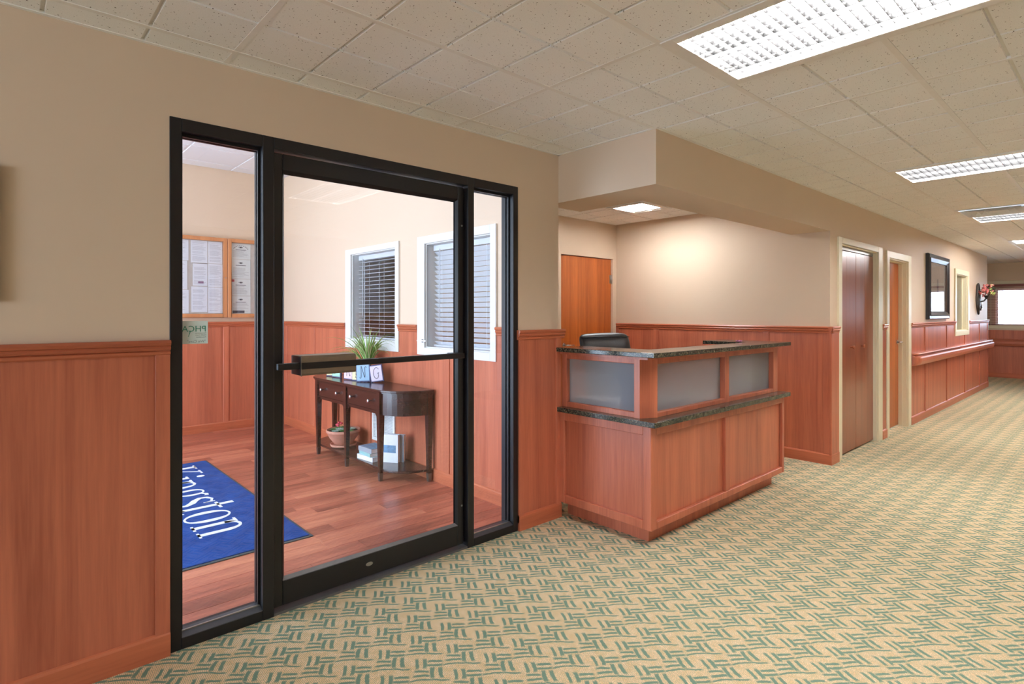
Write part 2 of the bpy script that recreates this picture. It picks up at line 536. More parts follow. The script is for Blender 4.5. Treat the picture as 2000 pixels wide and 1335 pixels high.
FWIN = (-2.45, -0.62, 1.12, 1.91)
wfar = wall('wall_far', [(16.0, 16.12, -5.1, FWIN[0], 0, ZC + .03), (16.0, 16.12, FWIN[1], 3.1, 0, ZC + .03), (16.0, 16.12, FWIN[0], FWIN[1], 0, FWIN[2]), (16.0, 16.12, FWIN[0], FWIN[1], FWIN[3], ZC + .03)], M['paint'], 'far corridor wall with the bright blind-covered window')
wall('wall_side_hall', [(13.84, 16.12, 3.0, 3.12, 0, ZC + .03)], M['paint'], 'end wall of the side hall beyond the corridor corner')
wall('wall_opposite', [(-5.1, 16.1, -5.12, -5.0, 0, ZC + .03)], M['paint'], 'lobby wall opposite the glazed entrance')
wall('wall_lobby_end', [(-5.12, -5.0, -5.0, -4.4, 0, ZC + .03), (-5.12, -5.0, -1.6, 0, 0, ZC + .03), (-5.12, -5.0, -4.4, -1.6, 0, 0.6), (-5.12, -5.0, -4.4, -1.6, 2.2, ZC + .03)], M['paint'], 'lobby end wall with a wide window')
struct('window_5', MB().box(-5.10, -5.04, -4.4, -4.34, .6, 2.2).box(-5.10, -5.04, -1.66, -1.6, .6, 2.2).box(-5.10, -5.04, -4.34, -1.66, .6, .66).box(-5.10, -5.04, -4.34, -1.66, 2.14, 2.2).box(-5.10, -5.04, -3.03, -2.97, .66, 2.14), M['cream'], 'cream-framed window in the lobby end wall', 'window')
ew = struct('door_5', MB().box(-1.74, -1.64, 0.6, 0.66, 0, 2.9).box(-1.74, -1.64, 4.04, 4.1, 0, 2.9).box(-1.74, -1.64, 2.32, 2.38, 0, 2.9).box(-1.74, -1.64, 0.66, 2.32, 2.25, 2.31).box(-1.74, -1.64, 2.38, 4.04, 2.25, 2.31), M['black'], 'black framed outer doors of the vestibule', 'door')
# hidden-room back wall beyond the pass window
wall('wall_pass_room', [(8.5, 13.72, 1.8, 1.92, 0, ZC + .03), (8.5, 8.62, YC + 0.12, 1.8, 0, ZC + .03)], M['cream'], 'cream walls of the room behind the pass window')
struct('floor_pass_room', MB().box(5.75, 13.72, YC + 0.12, 1.92, -0.05, -0.002), M['carpet'], 'floor of the room behind the pass window', 'floor')
struct('floor_dark_room', MB().box(XS, XW, 1.76, 4.63, -0.05, -0.002), M['soil'], 'floor of the unlit room behind the far vestibule window', 'floor')

# soffit over the reception desk (L-shaped dropped beam)
struct('trim_1', MB().prism([(XS, YC, ZS), (XW, YC, ZS), (XW, -0.43, ZS), (3.195, -0.43, ZS), (3.195, 0.12, ZS), (XS, 0.12, ZS)],
                          [(XS, YC, ZC + .02), (XW, YC, ZC + .02), (XW, -0.43, ZC + .02), (3.195, -0.43, ZC + .02), (3.195, 0.12, ZC + .02), (XS, 0.12, ZC + .02)]),
       M['soffit'], 'beige dropped soffit hanging above the reception desk', 'soffit')
struct('trim_2', B(2.69, XS, 0.12, 0.121, 2.0, 2.01), M['paint'], 'corner bead', 'trim')
bpy.data.objects.remove(bpy.data.objects['trim_2'])

# ------------------------------------------------------------------ wainscot
RAIL = [(0, -0.062), (0.014, -0.062), (0.02, -0.056), (0.021, -0.047), (0.015, -0.043), (0.024, -0.040), (0.029, -0.032), (0.024, -0.024), (0.03, -0.021), (0.036, -0.010), (0.030, 0.0), (0, 0)]
BASE = [(0, 0), (0.021, 0), (0.021, 0.088), (0.016, 0.096), (0.010, 0.100), (0, 0.100)]
RN = [1]
def run_prof(prof, face, axis, a, b, z, mat, name, label, cat, parent=None, sgn=-1):
    """prof (d,z) extruded along axis between a and b on plane face; sgn -1: wall faces minus"""
    f = (lambda t, d, h: (t, face + sgn * d, z + h)) if axis == 'X' else (lambda t, d, h: (face + sgn * d, t, z + h))
    mb = MB().prism([f(a, d, h) for d, h in prof], [f(b, d, h) for d, h in prof])
    o = mb.build(name, mat, parent)
    if label: tag(o, label, cat, kind='structure')
    return o
def wainscot(w, axis, face, a, b, battens, zr, sgn=-1, base=True, rail=True, tagname='front', mat='cherry', lab='', panels=True, skip=None, t=0.008):
    """panels between battens; battens list of (start,end)"""
    bt = sorted(battens)
    edges = []
    last = a
    for s, e in bt:
        if s > last + 1e-4: edges.append((last, s))
        last = e
    if b > last + 1e-4: edges.append((last, b))
    def bxs(s, e, d, z0, z1):
        if axis == 'X': return (s, e, face, face + sgn * d, z0, z1)
        return (face, face + sgn * d, s, e, z0, z1)
    for s, e in edges:
        zz = skip(s, e) if skip else None
        for (z0, z1) in (zz or [(0.04, zr - 0.03)]):
            B(*bxs(s, e, t, z0, z1)).build('panel', M[mat], w)
    for s, e in bt:
        B(*bxs(s, e, t + 0.009, 0.05, zr - 0.03)).build('batten', M[mat], w, bevel=0.0015, seg=1)
    hm = M['cherry_x'] if axis == 'X' else M['cherry_y']
    if base:
        o = run_prof(BASE, face, axis, a, b, 0, hm, 'baseboard_' + tagname, 'cherry laminate baseboard ' + lab, 'baseboard', sgn=sgn)
    if rail:
        RN[0] += 1
        run_prof(RAIL, face, axis, a - (0.0 if sgn < 0 else 0), b, zr, hm, 'trim_%d' % RN[0], 'ribbed cherry chair rail ' + lab, 'chair rail', sgn=sgn)

ZR, ZR2 = 1.276, 1.262
wainscot(wf, 'X', 0.0, -5.0, FX0, [(-0.86, -0.81), (-2.1, -2.05), (0.468, 0.52)], ZR, tagname='front', lab='left of the glazed entrance')
wainscot(wf, 'X', 0.0, FX1 - 0.002, XS + 0.012, [(FX1 - 0.002, FX1 + 0.035), (2.795, XS + 0.012)], ZR, tagname='front_pier', lab='between glazed entrance and reception desk', rail=False)
run_prof(RAIL, 0.0, 'X', FX1 - 0.012, XS + 0.04, ZR, M['cherry_x'], 'trim_20', 'ribbed cherry chair rail between glazed entrance and reception desk', 'chair rail')
# office side wall (faces -X)
wainscot(wos, 'Y', XW, YC - 0.02, 1.64, [(YC - 0.02, -0.72), (-0.226, -0.172), (1.027, 1.095), (1.59, 1.64)], ZR2, tagname='office', lab='on the office side wall beside the reception desk', rail=False)
run_prof(RAIL, XW, 'Y', YC - 0.036, 1.64, ZR2, M['cherry_y'], 'trim_21', 'ribbed cherry chair rail on the office side wall', 'chair rail')
# wall core covering the corridor wall end on the office side
# corridor wall
wainscot(wc, 'X', YC, XW - 0.02, 5.815, [(XW - 0.02, 5.815)], ZR2, tagname='corridor_corner', lab='beside the folding closet doors', rail=False)
run_prof(RAIL, YC, 'X', XW - 0.036, 5.815, ZR2, M['cherry_x'], 'trim_22', 'short chair rail turning the corner at the closet', 'chair rail')
wainscot(wc, 'X', YC, 7.18, 7.34, [], ZR2, tagname='corridor_strip', lab='between closet and oak door')
def skipwin(s, e):
    return None
pw0, pw1, pz0 = 10.92, 12.0, 1.03
bat = [(9.06, 9.11), (10.34, 10.39), (11.64, 11.69), (12.95, 13.0), (13.78, 13.84)]
wainscot(wc, 'X', YC, 8.365, pw0, bat[:2], ZR2, base=False, rail=False)
wainscot(wc, 'X', YC, pw1, 13.84, bat[3:], ZR2, base=False, rail=False)
B(pw0, pw1, YC, YC - 0.008, 0.04, pz0 + 0.03).build('panel', M['cherry'], wc)
run_prof(BASE, YC, 'X', 8.365, 13.84, 0, M['cherry_x'], 'baseboard_corridor', 'cherry laminate baseboard along the corridor below the handrail', 'baseboard')
B(11.64, 11.69, YC, YC - 0.017, 0.05, pz0 + 0.02).build('batten', M['cherry'], wc)
run_prof(RAIL, YC, 'X', 8.365, pw0, ZR2, M['cherry_x'], 'trim_23', 'chair rail between oak door and pass window', 'chair rail')
run_prof(RAIL, YC, 'X', pw1, 13.86, ZR2, M['cherry_x'], 'trim_24', 'chair rail between pass window and corridor corner', 'chair rail')
# far wall
wainscot(wfar, 'Y', 16.0, -5.0, 3.0, [(-1.36, -1.31), (-2.58, -2.53)], 1.05, tagname='far', lab='under the far window', rail=False)
# vestibule right wall (faces -X) and back wall (faces -Y)
def vskip(s, e):
    return None
vb = [(0.12, 0.17), (1.044, 1.10), (2.33, 2.385), (3.633, 3.703), (4.46, 4.53)]
def wains_part(w, y0, y1, z1):
    B(2.69, 2.682, y0, y1, 0.04, z1).build('panel', M['cherry'], w)
wcut = [(0.12, 0.47, ZR - .03), (0.47, 1.044, 1.05), (1.10, 1.50, 1.05), (1.50, 1.82, ZR - .03), (1.82, 2.33, 1.05), (2.385, 2.86, 1.05), (2.86, 3.633, ZR - .03), (3.703, 4.46, ZR - .03), (4.53, 4.63, ZR - .03)]
for y0, y1, z1 in wcut: wains_part(wp, y0, y1, z1)
for s, e in vb:
    zt = 1.04 if (0.47 < s < 1.5 or 1.82 < s < 2.86) else ZR - 0.03
    B(2.69, 2.674, s, e, 0.05, zt).build('batten', M['cherry'], wp, bevel=0.0015, seg=1)
run_prof(BASE, 2.69, 'Y', 0.12, 4.63, 0, M['cherry_y'], 'baseboard_partition', 'cherry baseboard behind the console table', 'baseboard')
for i, (a, b, l) in enumerate([(0.12, 0.465, 'between glazed entrance and near vestibule window'), (1.505, 1.815, 'between the two vestibule windows'), (2.865, 4.63, 'beside the far vestibule window')]):
    run_prof(RAIL, 2.69, 'Y', a, b, ZR + 0.008, M['cherry_y'], 'trim_%d' % (25 + i), 'ribbed cherry chair rail ' + l, 'chair rail')
wainscot(wb, 'X', 4.63, -1.6, 2.69, [(-0.43, -0.37), (0.78, 0.84), (1.985, 2.045)], ZR + 0.008, tagname='vestibule', lab='below the notice cabinet')

# ------------------------------------------------------------------ ceilings
TX = [GX + 3 * TS, GX + 13 * TS, GX + 23 * TS, GX + 33 * TS]     # left edges of the 2x4 troffers
TY1 = GY - 2 * TS; TY0 = TY1 - 4 * TS
VX = GX + 21 * TS                                      # air diffuser
OFT = (4.600, 5.105, 0.54, 0.99)                       # office square light (2x2)
def holed(rects, holes, z0, z1):
    mb = MB()
    for (a, b, c, d) in rects:
        hs = [(max(a, h[0]), min(b, h[1]), max(c, h[2]), min(d, h[3])) for h in holes if h[0] < b and h[1] > a and h[2] < d and h[3] > c]
        xs = sorted({a, b, *[h[0] for h in hs], *[h[1] for h in hs]})
        for x0, x1 in zip(xs, xs[1:]):
            y = c
            for h in sorted([h for h in hs if h[0] < (x0 + x1) / 2 < h[1]], key=lambda h: h[2]):
                if h[2] > y: mb.box(x0, x1, y, h[2], z0, z1)
                y = h[3]
            if d > y: mb.box(x0, x1, y, d, z0, z1)
    return mb
e_ = 0.012
HOLES = [(tx + e_, tx + 2 * TS - e_, TY0 + e_, TY1 - e_) for tx in TX] + [(VX + e_, VX + 2 * TS - e_, TY1 - 2 * TS + e_, TY1 - e_)] + [(h[0] + e_, h[1] - e_, h[2] + e_, h[3] - e_) for h in (OFT,)]
ceil = holed([(-5.2, XS, -5.2, 0.0), (XS, XW, -5.2, 1.64), (XW, 16.1, -5.2, YC), (XW, 13.84, YC, 1.9), (13.84, 16.1, YC, 3.1), (XS - .1, XW, 1.64, 4.7)], HOLES, ZC + 0.010, ZC + 0.018)
cl = struct('ceiling', ceil, M['tback'], 'suspended ceiling of square scored tiles over the lobby', 'ceiling')
def proj(p):
    q = Vector(p) - Vector((0, CAM_Y, CAM_H))
    fw = q.x * math.cos(YAW) + q.y * math.sin(YAW); rt = q.x * math.sin(YAW) - q.y * math.cos(YAW)
    return (1000 + F_PX * rt / fw, HZ - F_PX * q.z / fw) if fw > 0.1 else (-9e9, -9e9)

def occupied(x, y):
    for tx in TX:
        if tx - .01 < x < tx + 2 * TS + .01 and TY0 - .01 < y < TY1 + .01: return True
    if VX - .01 < x < VX + 2 * TS and TY1 - 2 * TS < y < TY1: return True
    return False
GAP = 0.0055
def frustum(x0, x1, y0, y1, zb=ZC, zt=ZC + 0.0105, e=0.0022):
    g = GAP
    return ([(x0 + g + e, y0 + g + e, zb), (x1 - g - e, y0 + g + e, zb), (x1 - g - e, y1 - g - e, zb), (x0 + g + e, y1 - g - e, zb),
             (x0 + g, y0 + g, zt), (x1 - g, y0 + g, zt), (x1 - g, y1 - g, zt), (x0 + g, y1 - g, zt)],
            [(0, 3, 2, 1), (0, 1, 5, 4), (1, 2, 6, 5), (2, 3, 7, 6), (3, 0, 4, 7)])
cells = []
i0, i1 = int((-5 - GX) / TS), int((16 - GX) / TS) + 1
for i in range(i0, i1):
    for j in range(-14, 9):
        x0, y0 = GX + i * TS, GY + j * TS
        x1, y1 = x0 + TS, y0 + TS
        cx_, cy_ = (x0 + x1) / 2, (y0 + y1) / 2
        if occupied(cx_, cy_): continue
        # clip to room outline
        if cx_ < XS - .05:
            y1 = min(y1, -0.001); x1c = min(x1, XS if cy_ > YC else x1)
            x1 = x1c
        elif cx_ < XW:
            if cy_ > YC and cy_ < -0.43: continue
            if cx_ < 3.195 and cy_ > YC: continue
            if cy_ > 0.9 and 4.55 < cx_ < 5.2 and False: continue
            if y0 < YC < y1: y1 = YC
            y1 = min(y1, 1.63)
            x1 = min(x1, XW) if cy_ > YC else x1
        elif cx_ < 13.84:
            y1 = min(y1, YC)
        else:
            y1 = min(y1, 2.99); x1 = min(x1, 15.99)
        if y1 - y0 < 0.04 or x1 - x0 < 0.04: continue
        pr = [proj(p) for p in ((x0, y0, ZC), (x1, y0, ZC), (x1, y1, ZC), (x0, y1, ZC))]
        area = abs(sum(pr[k][0] * pr[(k + 1) % 4][1] - pr[(k + 1) % 4][0] * pr[k][1] for k in range(4))) / 2
        vis = any(-40 < u < 2040 and -40 < v < 640 for u, v in pr)
        cells.append((area if vis else -1, x0, x1, y0, y1))
for O_ in (OFT,): cells = [c for c in cells if not (O_[0] - .02 < (c[1] + c[2]) / 2 < O_[1] + .02 and O_[2] - .02 < (c[3] + c[4]) / 2 < O_[3] + .02)]
cells.sort(key=lambda c: -c[0])
tile_mesh = {}
rest = MB()
for n, (area, x0, x1, y0, y1) in enumerate(cells):
    if n < 290 and area > 0:
        key = (round(x1 - x0, 3), round(y1 - y0, 3))
        if key not in tile_mesh:
            o = MB().add(*frustum(0, x1 - x0, 0, y1 - y0, 0, 0.0105)).build('ceiling_tile', M['tile'])
            tile_mesh[key] = o.data; bpy.data.objects.remove(o)
        o = bpy.data.objects.new('ceiling_tile', tile_mesh[key]); COL.objects.link(o); o.parent = cl
        o.location = (x0, y0, ZC)
    else:
        rest.add(*frustum(x0, x1, y0, y1))
rs = rest.build('distant_tiles', M['tile'], cl, fix=False); rs['kind'] = 'stuff'
# exposed tee bars: every 2 ft along X runs, every 4 ft across
def tee(x0, x1, y0, y1):
    B(x0, x1, y0, y1, ZC - (0.0022 if x1 - x0 > y1 - y0 else 0.0012), ZC + (0.0112 if x1 - x0 > y1 - y0 else 0.0108)).build('grid_tee', M['tbar'], cl)
hw = 0.012
for k in range(-3, 1):
    yy = GY + (2 * k + 2) * TS
    if yy < -3.0: continue
    xa, xe = -1.0, (XS if yy > YC else 13.8)
    for h in sorted([(tx, tx + 2 * TS) for tx in TX if TY0 + .05 < yy < TY1 - .05 and tx > xa] + ([(VX, VX + 2 * TS)] if TY1 - 2 * TS + .05 < yy < TY1 - .05 else [])):
        if h[0] > xa: tee(xa, h[0], yy - hw, yy + hw)
        xa = h[1]
    tee(xa, xe, yy - hw, yy + hw)
for k in range(-1, 13):
    xx = GX - TS + k * 4 * TS
    yt = -0.0 if xx < XS - 0.02 else YC
    if xx > 16: continue
    if any(tx + .05 < xx < tx + 2 * TS - .05 for tx in TX + [VX]): tee(xx - hw, xx + hw, TY1, yt)
    else: tee(xx - hw, xx + hw, -3.2, yt)
# wall angle trims at the ceiling edge
for (a, b, c, d) in ((-1.0, XS, -0.018, 0.0), (XS - .018, XS, YC, 0.0), (XS - .018, 13.85, YC - 0.018, YC)):
    B(a, b, c, d, ZC - 0.003, ZC + 0.009).build('wall_angle', M['tbar'], cl)
# vestibule ceiling
vc = struct('ceiling_vestibule', B(-1.8, 2.72, 0.0, 4.7, 3.09, 3.10), M['vtile'], 'white tiled ceiling high over the vestibule', 'ceiling')
for i in range(0, 8):
    for j in range(0, 8):
        xa, ya = -1.6 + i * 0.61, 0.12 + j * 0.61
        xb, yb = min(xa + 0.602, 2.69), min(ya + 0.602, 4.63)
        if xa < 0.2 or xb - xa < .05 or yb - ya < .05: continue
        MB().add(*frustum(xa, xb, ya, yb, 3.082, 3.091, 0.004)).build('ceiling_tile', M['vtile'], vc)

# ------------------------------------------------------------------ light fixtures
def troffer(name, x0, x1, y0, y1, z, lampmat, label, louvre=True, group=None, ntube=3, nx=12, pitch=0.0415):
    t = thing(name, label, 'ceiling light', (x0, y0, z), group=group)
    fr = 0.050
    mb = MB().box(x0, x1, y0, y0 + fr, z - 0.006, z + 0.012).box(x0, x1, y1 - fr, y1, z - 0.006, z + 0.012)
    mb.box(x0, x0 + fr, y0 + fr, y1 - fr, z - 0.006, z + 0.012).box(x1 - fr, x1, y0 + fr, y1 - fr, z - 0.006, z + 0.012)
    mb.build('frame', M['tbar'], t, bevel=0.002, seg=1)
    zt = z + 0.075
    MB().box(x0 + fr - .006, x1 - fr + .006, y0 + fr - .006, y1 - fr + .006, zt, zt + 0.006).box(x0 + fr - .006, x0 + fr - .002, y0 + fr, y1 - fr, z + .0125, zt + .006).box(x1 - fr + .002, x1 - fr + .006, y0 + fr, y1 - fr, z + .0125, zt + .006) \
        .box(x0 + fr - .002, x1 - fr + .002, y0 + fr - .006, y0 + fr - .002, z + .0125, zt + .006).box(x0 + fr - .002, x1 - fr + .002, y1 - fr + .002, y1 - fr + .006, z + .0125, zt + .006).build('reflector', M['whitepl'], t)
    for k in range(ntube):
        xc = x0 + (x1 - x0) * (k + 0.5) / ntube
        MB().lathe([(0.030, y0 + 0.06), (0.030, y1 - 0.06)], (xc, 0, zt - 0.034), 10, 'Y').build('tube', lampmat, t)
    if louvre:
        lv = MB()
        w = x1 - x0 - 2 * fr
        for k in range(1, nx):
            xx = x0 + fr + w * k / nx
            lv.box(xx - 0.0009, xx + 0.0009, y0 + fr, y1 - fr, z + 0.001, z + 0.020)
        ny = int(round((y1 - y0 - 2 * fr) / pitch))
        for k in range(1, ny):
            yy = y0 + fr + (y1 - y0 - 2 * fr) * k / ny
            lv.box(x0 + fr, x1 - fr, yy - 0.0009, yy + 0.0009, z + 0.001, z + 0.020)
        lo = lv.build('louver_grid', M['louver'], t, fix=False); lo['kind'] = 'stuff'
    return t
names = ['over the lobby in front of the glazed entrance', 'in the corridor ceiling before the folding closet doors', 'in the corridor ceiling beside the air diffuser', 'in the corridor ceiling near the far window']
for i, tx in enumerate(TX):
    troffer('ceiling_light', tx, tx + 2 * TS, TY0, TY1, ZC, M['lamp'], 'long fluorescent troffer with grid louver ' + names[i], louvre=(i != 3), group='lobby troffers')
troffer('ceiling_light', OFT[0], OFT[1], OFT[2], OFT[3], ZC, M['lamp_o'], 'square fluorescent light in the office ceiling above the reception desk', louvre=False, ntube=4)

# air diffuser
t = thing('air_diffuser', 'white louvred air diffuser in the ceiling next to a corridor troffer', 'air vent', (VX, TY1, ZC))
x0, x1, y0, y1 = VX, VX + 2 * TS, TY1 - 2 * TS, TY1
mb = MB().box(x0, x1, y0, y0 + .025, ZC - .006, ZC + .01).box(x0, x1, y1 - .025, y1, ZC - .006, ZC + .01).box(x0, x0 + .025, y0 + .025, y1 - .025, ZC - .006, ZC + .01).box(x1 - .025, x1, y0 + .025, y1 - .025, ZC - .006, ZC + .01)
mb.build('frame', M['whitepl'], t)
B(x0 + .01, x1 - .01, y0 + .01, y1 - .01, ZC + 0.06, ZC + 0.066).build('backing', M['blackpl'], t)
for k in range(4):
    a = 0.03 + k * 0.062; b = a + 0.045
    za, zb = ZC - 0.012, ZC + 0.05
    q = lambda d, z: [(x0 + d, y0 + d, z), (x1 - d, y0 + d, z), (x1 - d, y1 - d, z), (x0 + d, y1 - d, z)]
    mb = MB()
    A_, B_, A2, B2 = q(a, za), q(b, zb), q(a + .003, za), q(b + .003, zb)
    pts = A_ + B_ + A2 + B2
    fs = []
    for e in range(4):
        e2 = (e + 1) % 4
        fs += [(e, e2, 4 + e2, 4 + e), (8 + e, 12 + e, 12 + e2, 8 + e2), (e, 8 + e, 8 + e2, e2), (4 + e, 4 + e2, 12 + e2, 12 + e)]
    mb.add(pts, fs).build('louver_ring', M['whitepl'], t)

# ------------------------------------------------------------------ glazed entrance
en = thing('window_1', 'black aluminium storefront frame with two glazed sidelights', 'storefront', ((FX0 + FX1) / 2, 0.05, 0), kind='structure')
YF0, YF1, YG = -0.004, 0.112, 0.055
bl = M['black']
def member(name, *a, bv=0.002): return B(*a).build(name, bl, en, bevel=bv, seg=1)
member('jamb', FX0, 0.564, YF0, YF1, 0, FT)
member('jamb', 2.414, FX1, YF0, YF1, 0, FT)
member('mullion', 0.886, 0.936, YF0, YF1, 0, FT)
member('mullion', 2.052, 2.098, YF0, YF1, 0, FT)
member('head', 0.564, 0.886, YF0, YF1, 2.135, FT)
member('head', 0.936, 2.052, YF0, YF1, 2.135, FT)
member('head', 2.098, 2.414, YF0, YF1, 2.135, FT)
for a, b in ((0.564, 0.886), (2.098, 2.414)):
    member('sill', a, b, YF0, YF1, 0, 0.047)
    # glazing beads round the pane (recessed pocket look)
    mb = MB()
    for ya, yb in ((YG - 0.022, YG - 0.006), (YG + 0.006, YG + 0.022)):
        mb.box(a, a + 0.010, ya, yb, 0.047, 2.135).box(b - 0.010, b, ya, yb, 0.047, 2.135).box(a + .010, b - .010, ya, yb, 2.122, 2.135)
    mb.build('glazing_bead', bl, en)
    MB().prism([(a + .001, -.002, .0465), (a + .001, YG - .002, .0465), (a + .001, YG - .002, .066), (a + .001, YG - .026, .062)], [(b - .001, -.002, .0465), (b - .001, YG - .002, .0465), (b - .001, YG - .002, .066), (b - .001, YG - .026, .062)]).build('sill_cap', M['silldark'], en)
    B(a + .004, b - .004, YG - 0.030, YG - 0.022, 0.058, 0.0645).build('sill_strip', M['steel'], en)
    B(a + 0.001, b - 0.001, YG - 0.001, YG + 0.001, 0.048, 2.134).build('glass_pane', M['glass'], en)

dr = thing('door_1', 'black framed glass entrance door with push bar', 'door', (0.945, 0.05, 0), kind='structure')
DX0, DX1, DY0, DY1 = 0.944, 2.044, 0.028, 0.074
def dm(name, *a, mat=None, bv=0.003): return B(*a).build(name, mat or bl, dr, bevel=bv, seg=1)
dm('stile', DX0, DX0 + 0.042, DY0, DY1, 0.022, 2.127)
dm('stile', DX1 - 0.042, DX1, DY0, DY1, 0.022, 2.127)
dm('top_rail', DX0 + 0.042, DX1 - 0.042, DY0, DY1, 2.050, 2.127)
dm('bottom_rail', DX0 + 0.042, DX1 - 0.042, DY0, DY1, 0.022, 0.138)
mb = MB()
gx0, gx1, gz0, gz1 = DX0 + 0.042, DX1 - 0.042, 0.138, 2.050
for s in (-1, 1):
    ya = 0.051 + s * 0.006; yb = 0.051 + s * 0.022
    for A, Bq in (([(gx0, ya, gz0), (gx0 + .012, ya, gz0), (gx0, yb, gz0)], [(gx0, ya, gz1), (gx0 + .012, ya, gz1), (gx0, yb, gz1)]),
                  ([(gx1, ya, gz0), (gx1 - .012, ya, gz0), (gx1, yb, gz0)], [(gx1, ya, gz1), (gx1 - .012, ya, gz1), (gx1, yb, gz1)]),
                  ([(gx0, ya, gz1), (gx0, ya, gz1 - .012), (gx0, yb, gz1)], [(gx1, ya, gz1), (gx1, ya, gz1 - .012), (gx1, yb, gz1)])):
        mb.prism(A, Bq)
mb.build('glazing_bead', bl, dr)
MB().prism([(gx0, 0.045, gz0), (gx0, 0.045, gz0 + .014), (gx0, 0.029, gz0)], [(gx1, 0.045, gz0), (gx1, 0.045, gz0 + .014), (gx1, 0.029, gz0)]).build('bottom_bead', M['alum_edge'], dr)
B(gx0 - .001, gx1 + .001, 0.0495, 0.0515, gz0 - .001, gz1 + .001).build('glass_pane', M['glass'], dr)
MB().lathe([(0.020, 0), (0.019, -0.004)], (0, 0, 0), 24, 'Y').xform(Matrix.Translation((1.43, 0.029, 0.085)) @ Matrix.Diagonal((1.0, 1, 0.5, 1))).build('oval_plate', M['steel'], dr)
pb = MB().box(0.928, 1.975, -0.072, -0.048, 1.128, 1.158).build('push_bar', bl, dr, bevel=0.003)
B(1.925, 1.975, -0.048, 0.030, 1.130, 1.156).build('bar_bracket', bl, dr, bevel=0.002)
hp = thing('x', '', '')
bpy.data.objects.remove(hp)
pad = MB().prism([(1.030, -0.080, 1.098), (1.030, -0.088, 1.108), (1.030, -0.088, 1.178), (1.030, -0.080, 1.188), (1.030, 0.030, 1.188), (1.030, 0.030, 1.098)],
                 [(1.297, -0.080, 1.098), (1.297, -0.088, 1.108), (1.297, -0.088, 1.178), (1.297, -0.080, 1.188), (1.297, 0.030, 1.188), (1.297, 0.030, 1.098)]).build('push_pad', M['bronze'], dr)
B(1.028, 1.2975, -0.0905, -0.086, 1.128, 1.158).build('pad_groove', bl, pad)
B(1.0265, 1.031, -0.086, 0.028, 1.100, 1.186).build('end_cap', M['blackpl'], pad)
B(1.0255, 1.0295, -0.0895, -0.083, 1.096, 1.190).build('cap_edge', M['steel'], pad)
# latch plates on hinge stile
for z in (0.25, 1.9):
    MB().lathe([(0.006, 0.025), (0.006, 0.031)], (2.030, 0, z), 8, 'Y').build('screw_head', M['steel'], dr)
struct('trim_30', B(0.936, 2.052, 0.0, 0.112, 0.0, 0.012), M['alum_edge'], 'metal threshold under the glass entrance door', 'threshold')

# text helper -------------------------------------------------------
def text_mesh(name, body, size, mat, parent, M4, depth=0.0008, align='LEFT', local=False):
    cu = bpy.data.curves.new(name, 'FONT'); cu.body = body; cu.size = size; cu.align_x = align; cu.extrude = depth; cu.resolution_u = 3
    o = bpy.data.objects.new(name, cu); COL.objects.link(o)
    dg = bpy.context.evaluated_depsgraph_get()
    me = bpy.data.meshes.new_from_object(o.evaluated_get(dg))
    bpy.data.objects.remove(o); bpy.data.curves.remove(cu)
    off = Vector((0, 0, 0))
    if parent is not None and not local:
        q = parent
        while q is not None: off += Vector(q.location); q = q.parent
    me.transform(Matrix.Translation(-off) @ M4)
    if M4.determinant() < 0: me.flip_normals()
    me.materials.clear(); me.materials.append(mat)
    r = bpy.data.objects.new(name, me); COL.objects.link(r); r.parent = parent
    return r
def frame_m(origin, xdir, ydir):
    x = Vector(xdir).normalized(); y_ = Vector(ydir).normalized(); z = x.cross(y_)
    m = Matrix((x.to_4d(), y_.to_4d(), z.to_4d(), Vector((0, 0, 0, 1)))).transposed()
    for i in range(3): m[i][3] = origin[i]
    m[3] = (0, 0, 0, 1)
    for i in range(3): m[i][0], m[i][1], m[i][2] = x[i], y_[i], z[i]
    return m

# reversed sticker on the left sidelight (faces the vestibule)
def sticker_mat():
    t = NT('translucent_sticker')
    t.set(t.ramp(t.noise(t.coord(), 30), [(.3, srgb(222, 228, 216)), (.7, srgb(232, 236, 226))]), 0.6, 0, 0.3)
    tl = t.node('ShaderNodeBsdfTranslucent'); tl.inputs[0].default_value = srgb(228, 234, 222)
    mx = t.node('ShaderNodeMixShader'); mx.inputs[0].default_value = 0.55
    t.link(t.b.outputs[0], mx.inputs[1]); t.link(tl.outputs[0], mx.inputs[2]); t.link(mx.outputs[0], t.out.inputs[0])
    return t.m
M['sticker'] = sticker_mat()
M['sgreen'] = simple('sticker_green', (70, 160, 130), 0.6, var=0.03)
M['sgrey'] = simple('sticker_grey', (150, 160, 156), 0.6, var=0.03)
st = thing('window_sticker', 'pale square sticker with green lettering on the sidelight glass, seen from behind', 'sticker', (0.625, YG + 0.001, 1.266))
SX0, SX1, SZ0, SZ1 = 0.566, 0.676, 1.254, 1.352
B(SX0, SX1, YG + 0.0008, YG + 0.0018, SZ0, SZ1).build('sheet', M['sticker'], st)
text_mesh('lettering', 'PHCA', 0.036, M['sgreen'], st, frame_m((SX1 - 0.006, YG + 0.0008, 1.306), (-1, 0, 0), (0, 0, 1)), 0.0005)
B(0.598, 0.601, YG - 0.0002, YG + 0.0009, 1.285, 1.308).xform if False else None
MB().prism([(0.607, YG + .0003, 1.310), (0.611, YG + .0003, 1.310), (0.602, YG + .0003, 1.284), (0.600, YG + .0003, 1.284)], [(0.607, YG + .0009, 1.310), (0.611, YG + .0009, 1.310), (0.602, YG + .0009, 1.284), (0.600, YG + .0009, 1.284)]).build('letter_tail', M['sgreen'], st)
text_mesh('small_print', 'Pennsylvania\nHealth Care\nAssociation', 0.0085, M['sgrey'], st, frame_m((SX1 - 0.006, YG + 0.0008, 1.297), (-1, 0, 0), (0, 0, 1)), 0.0004)
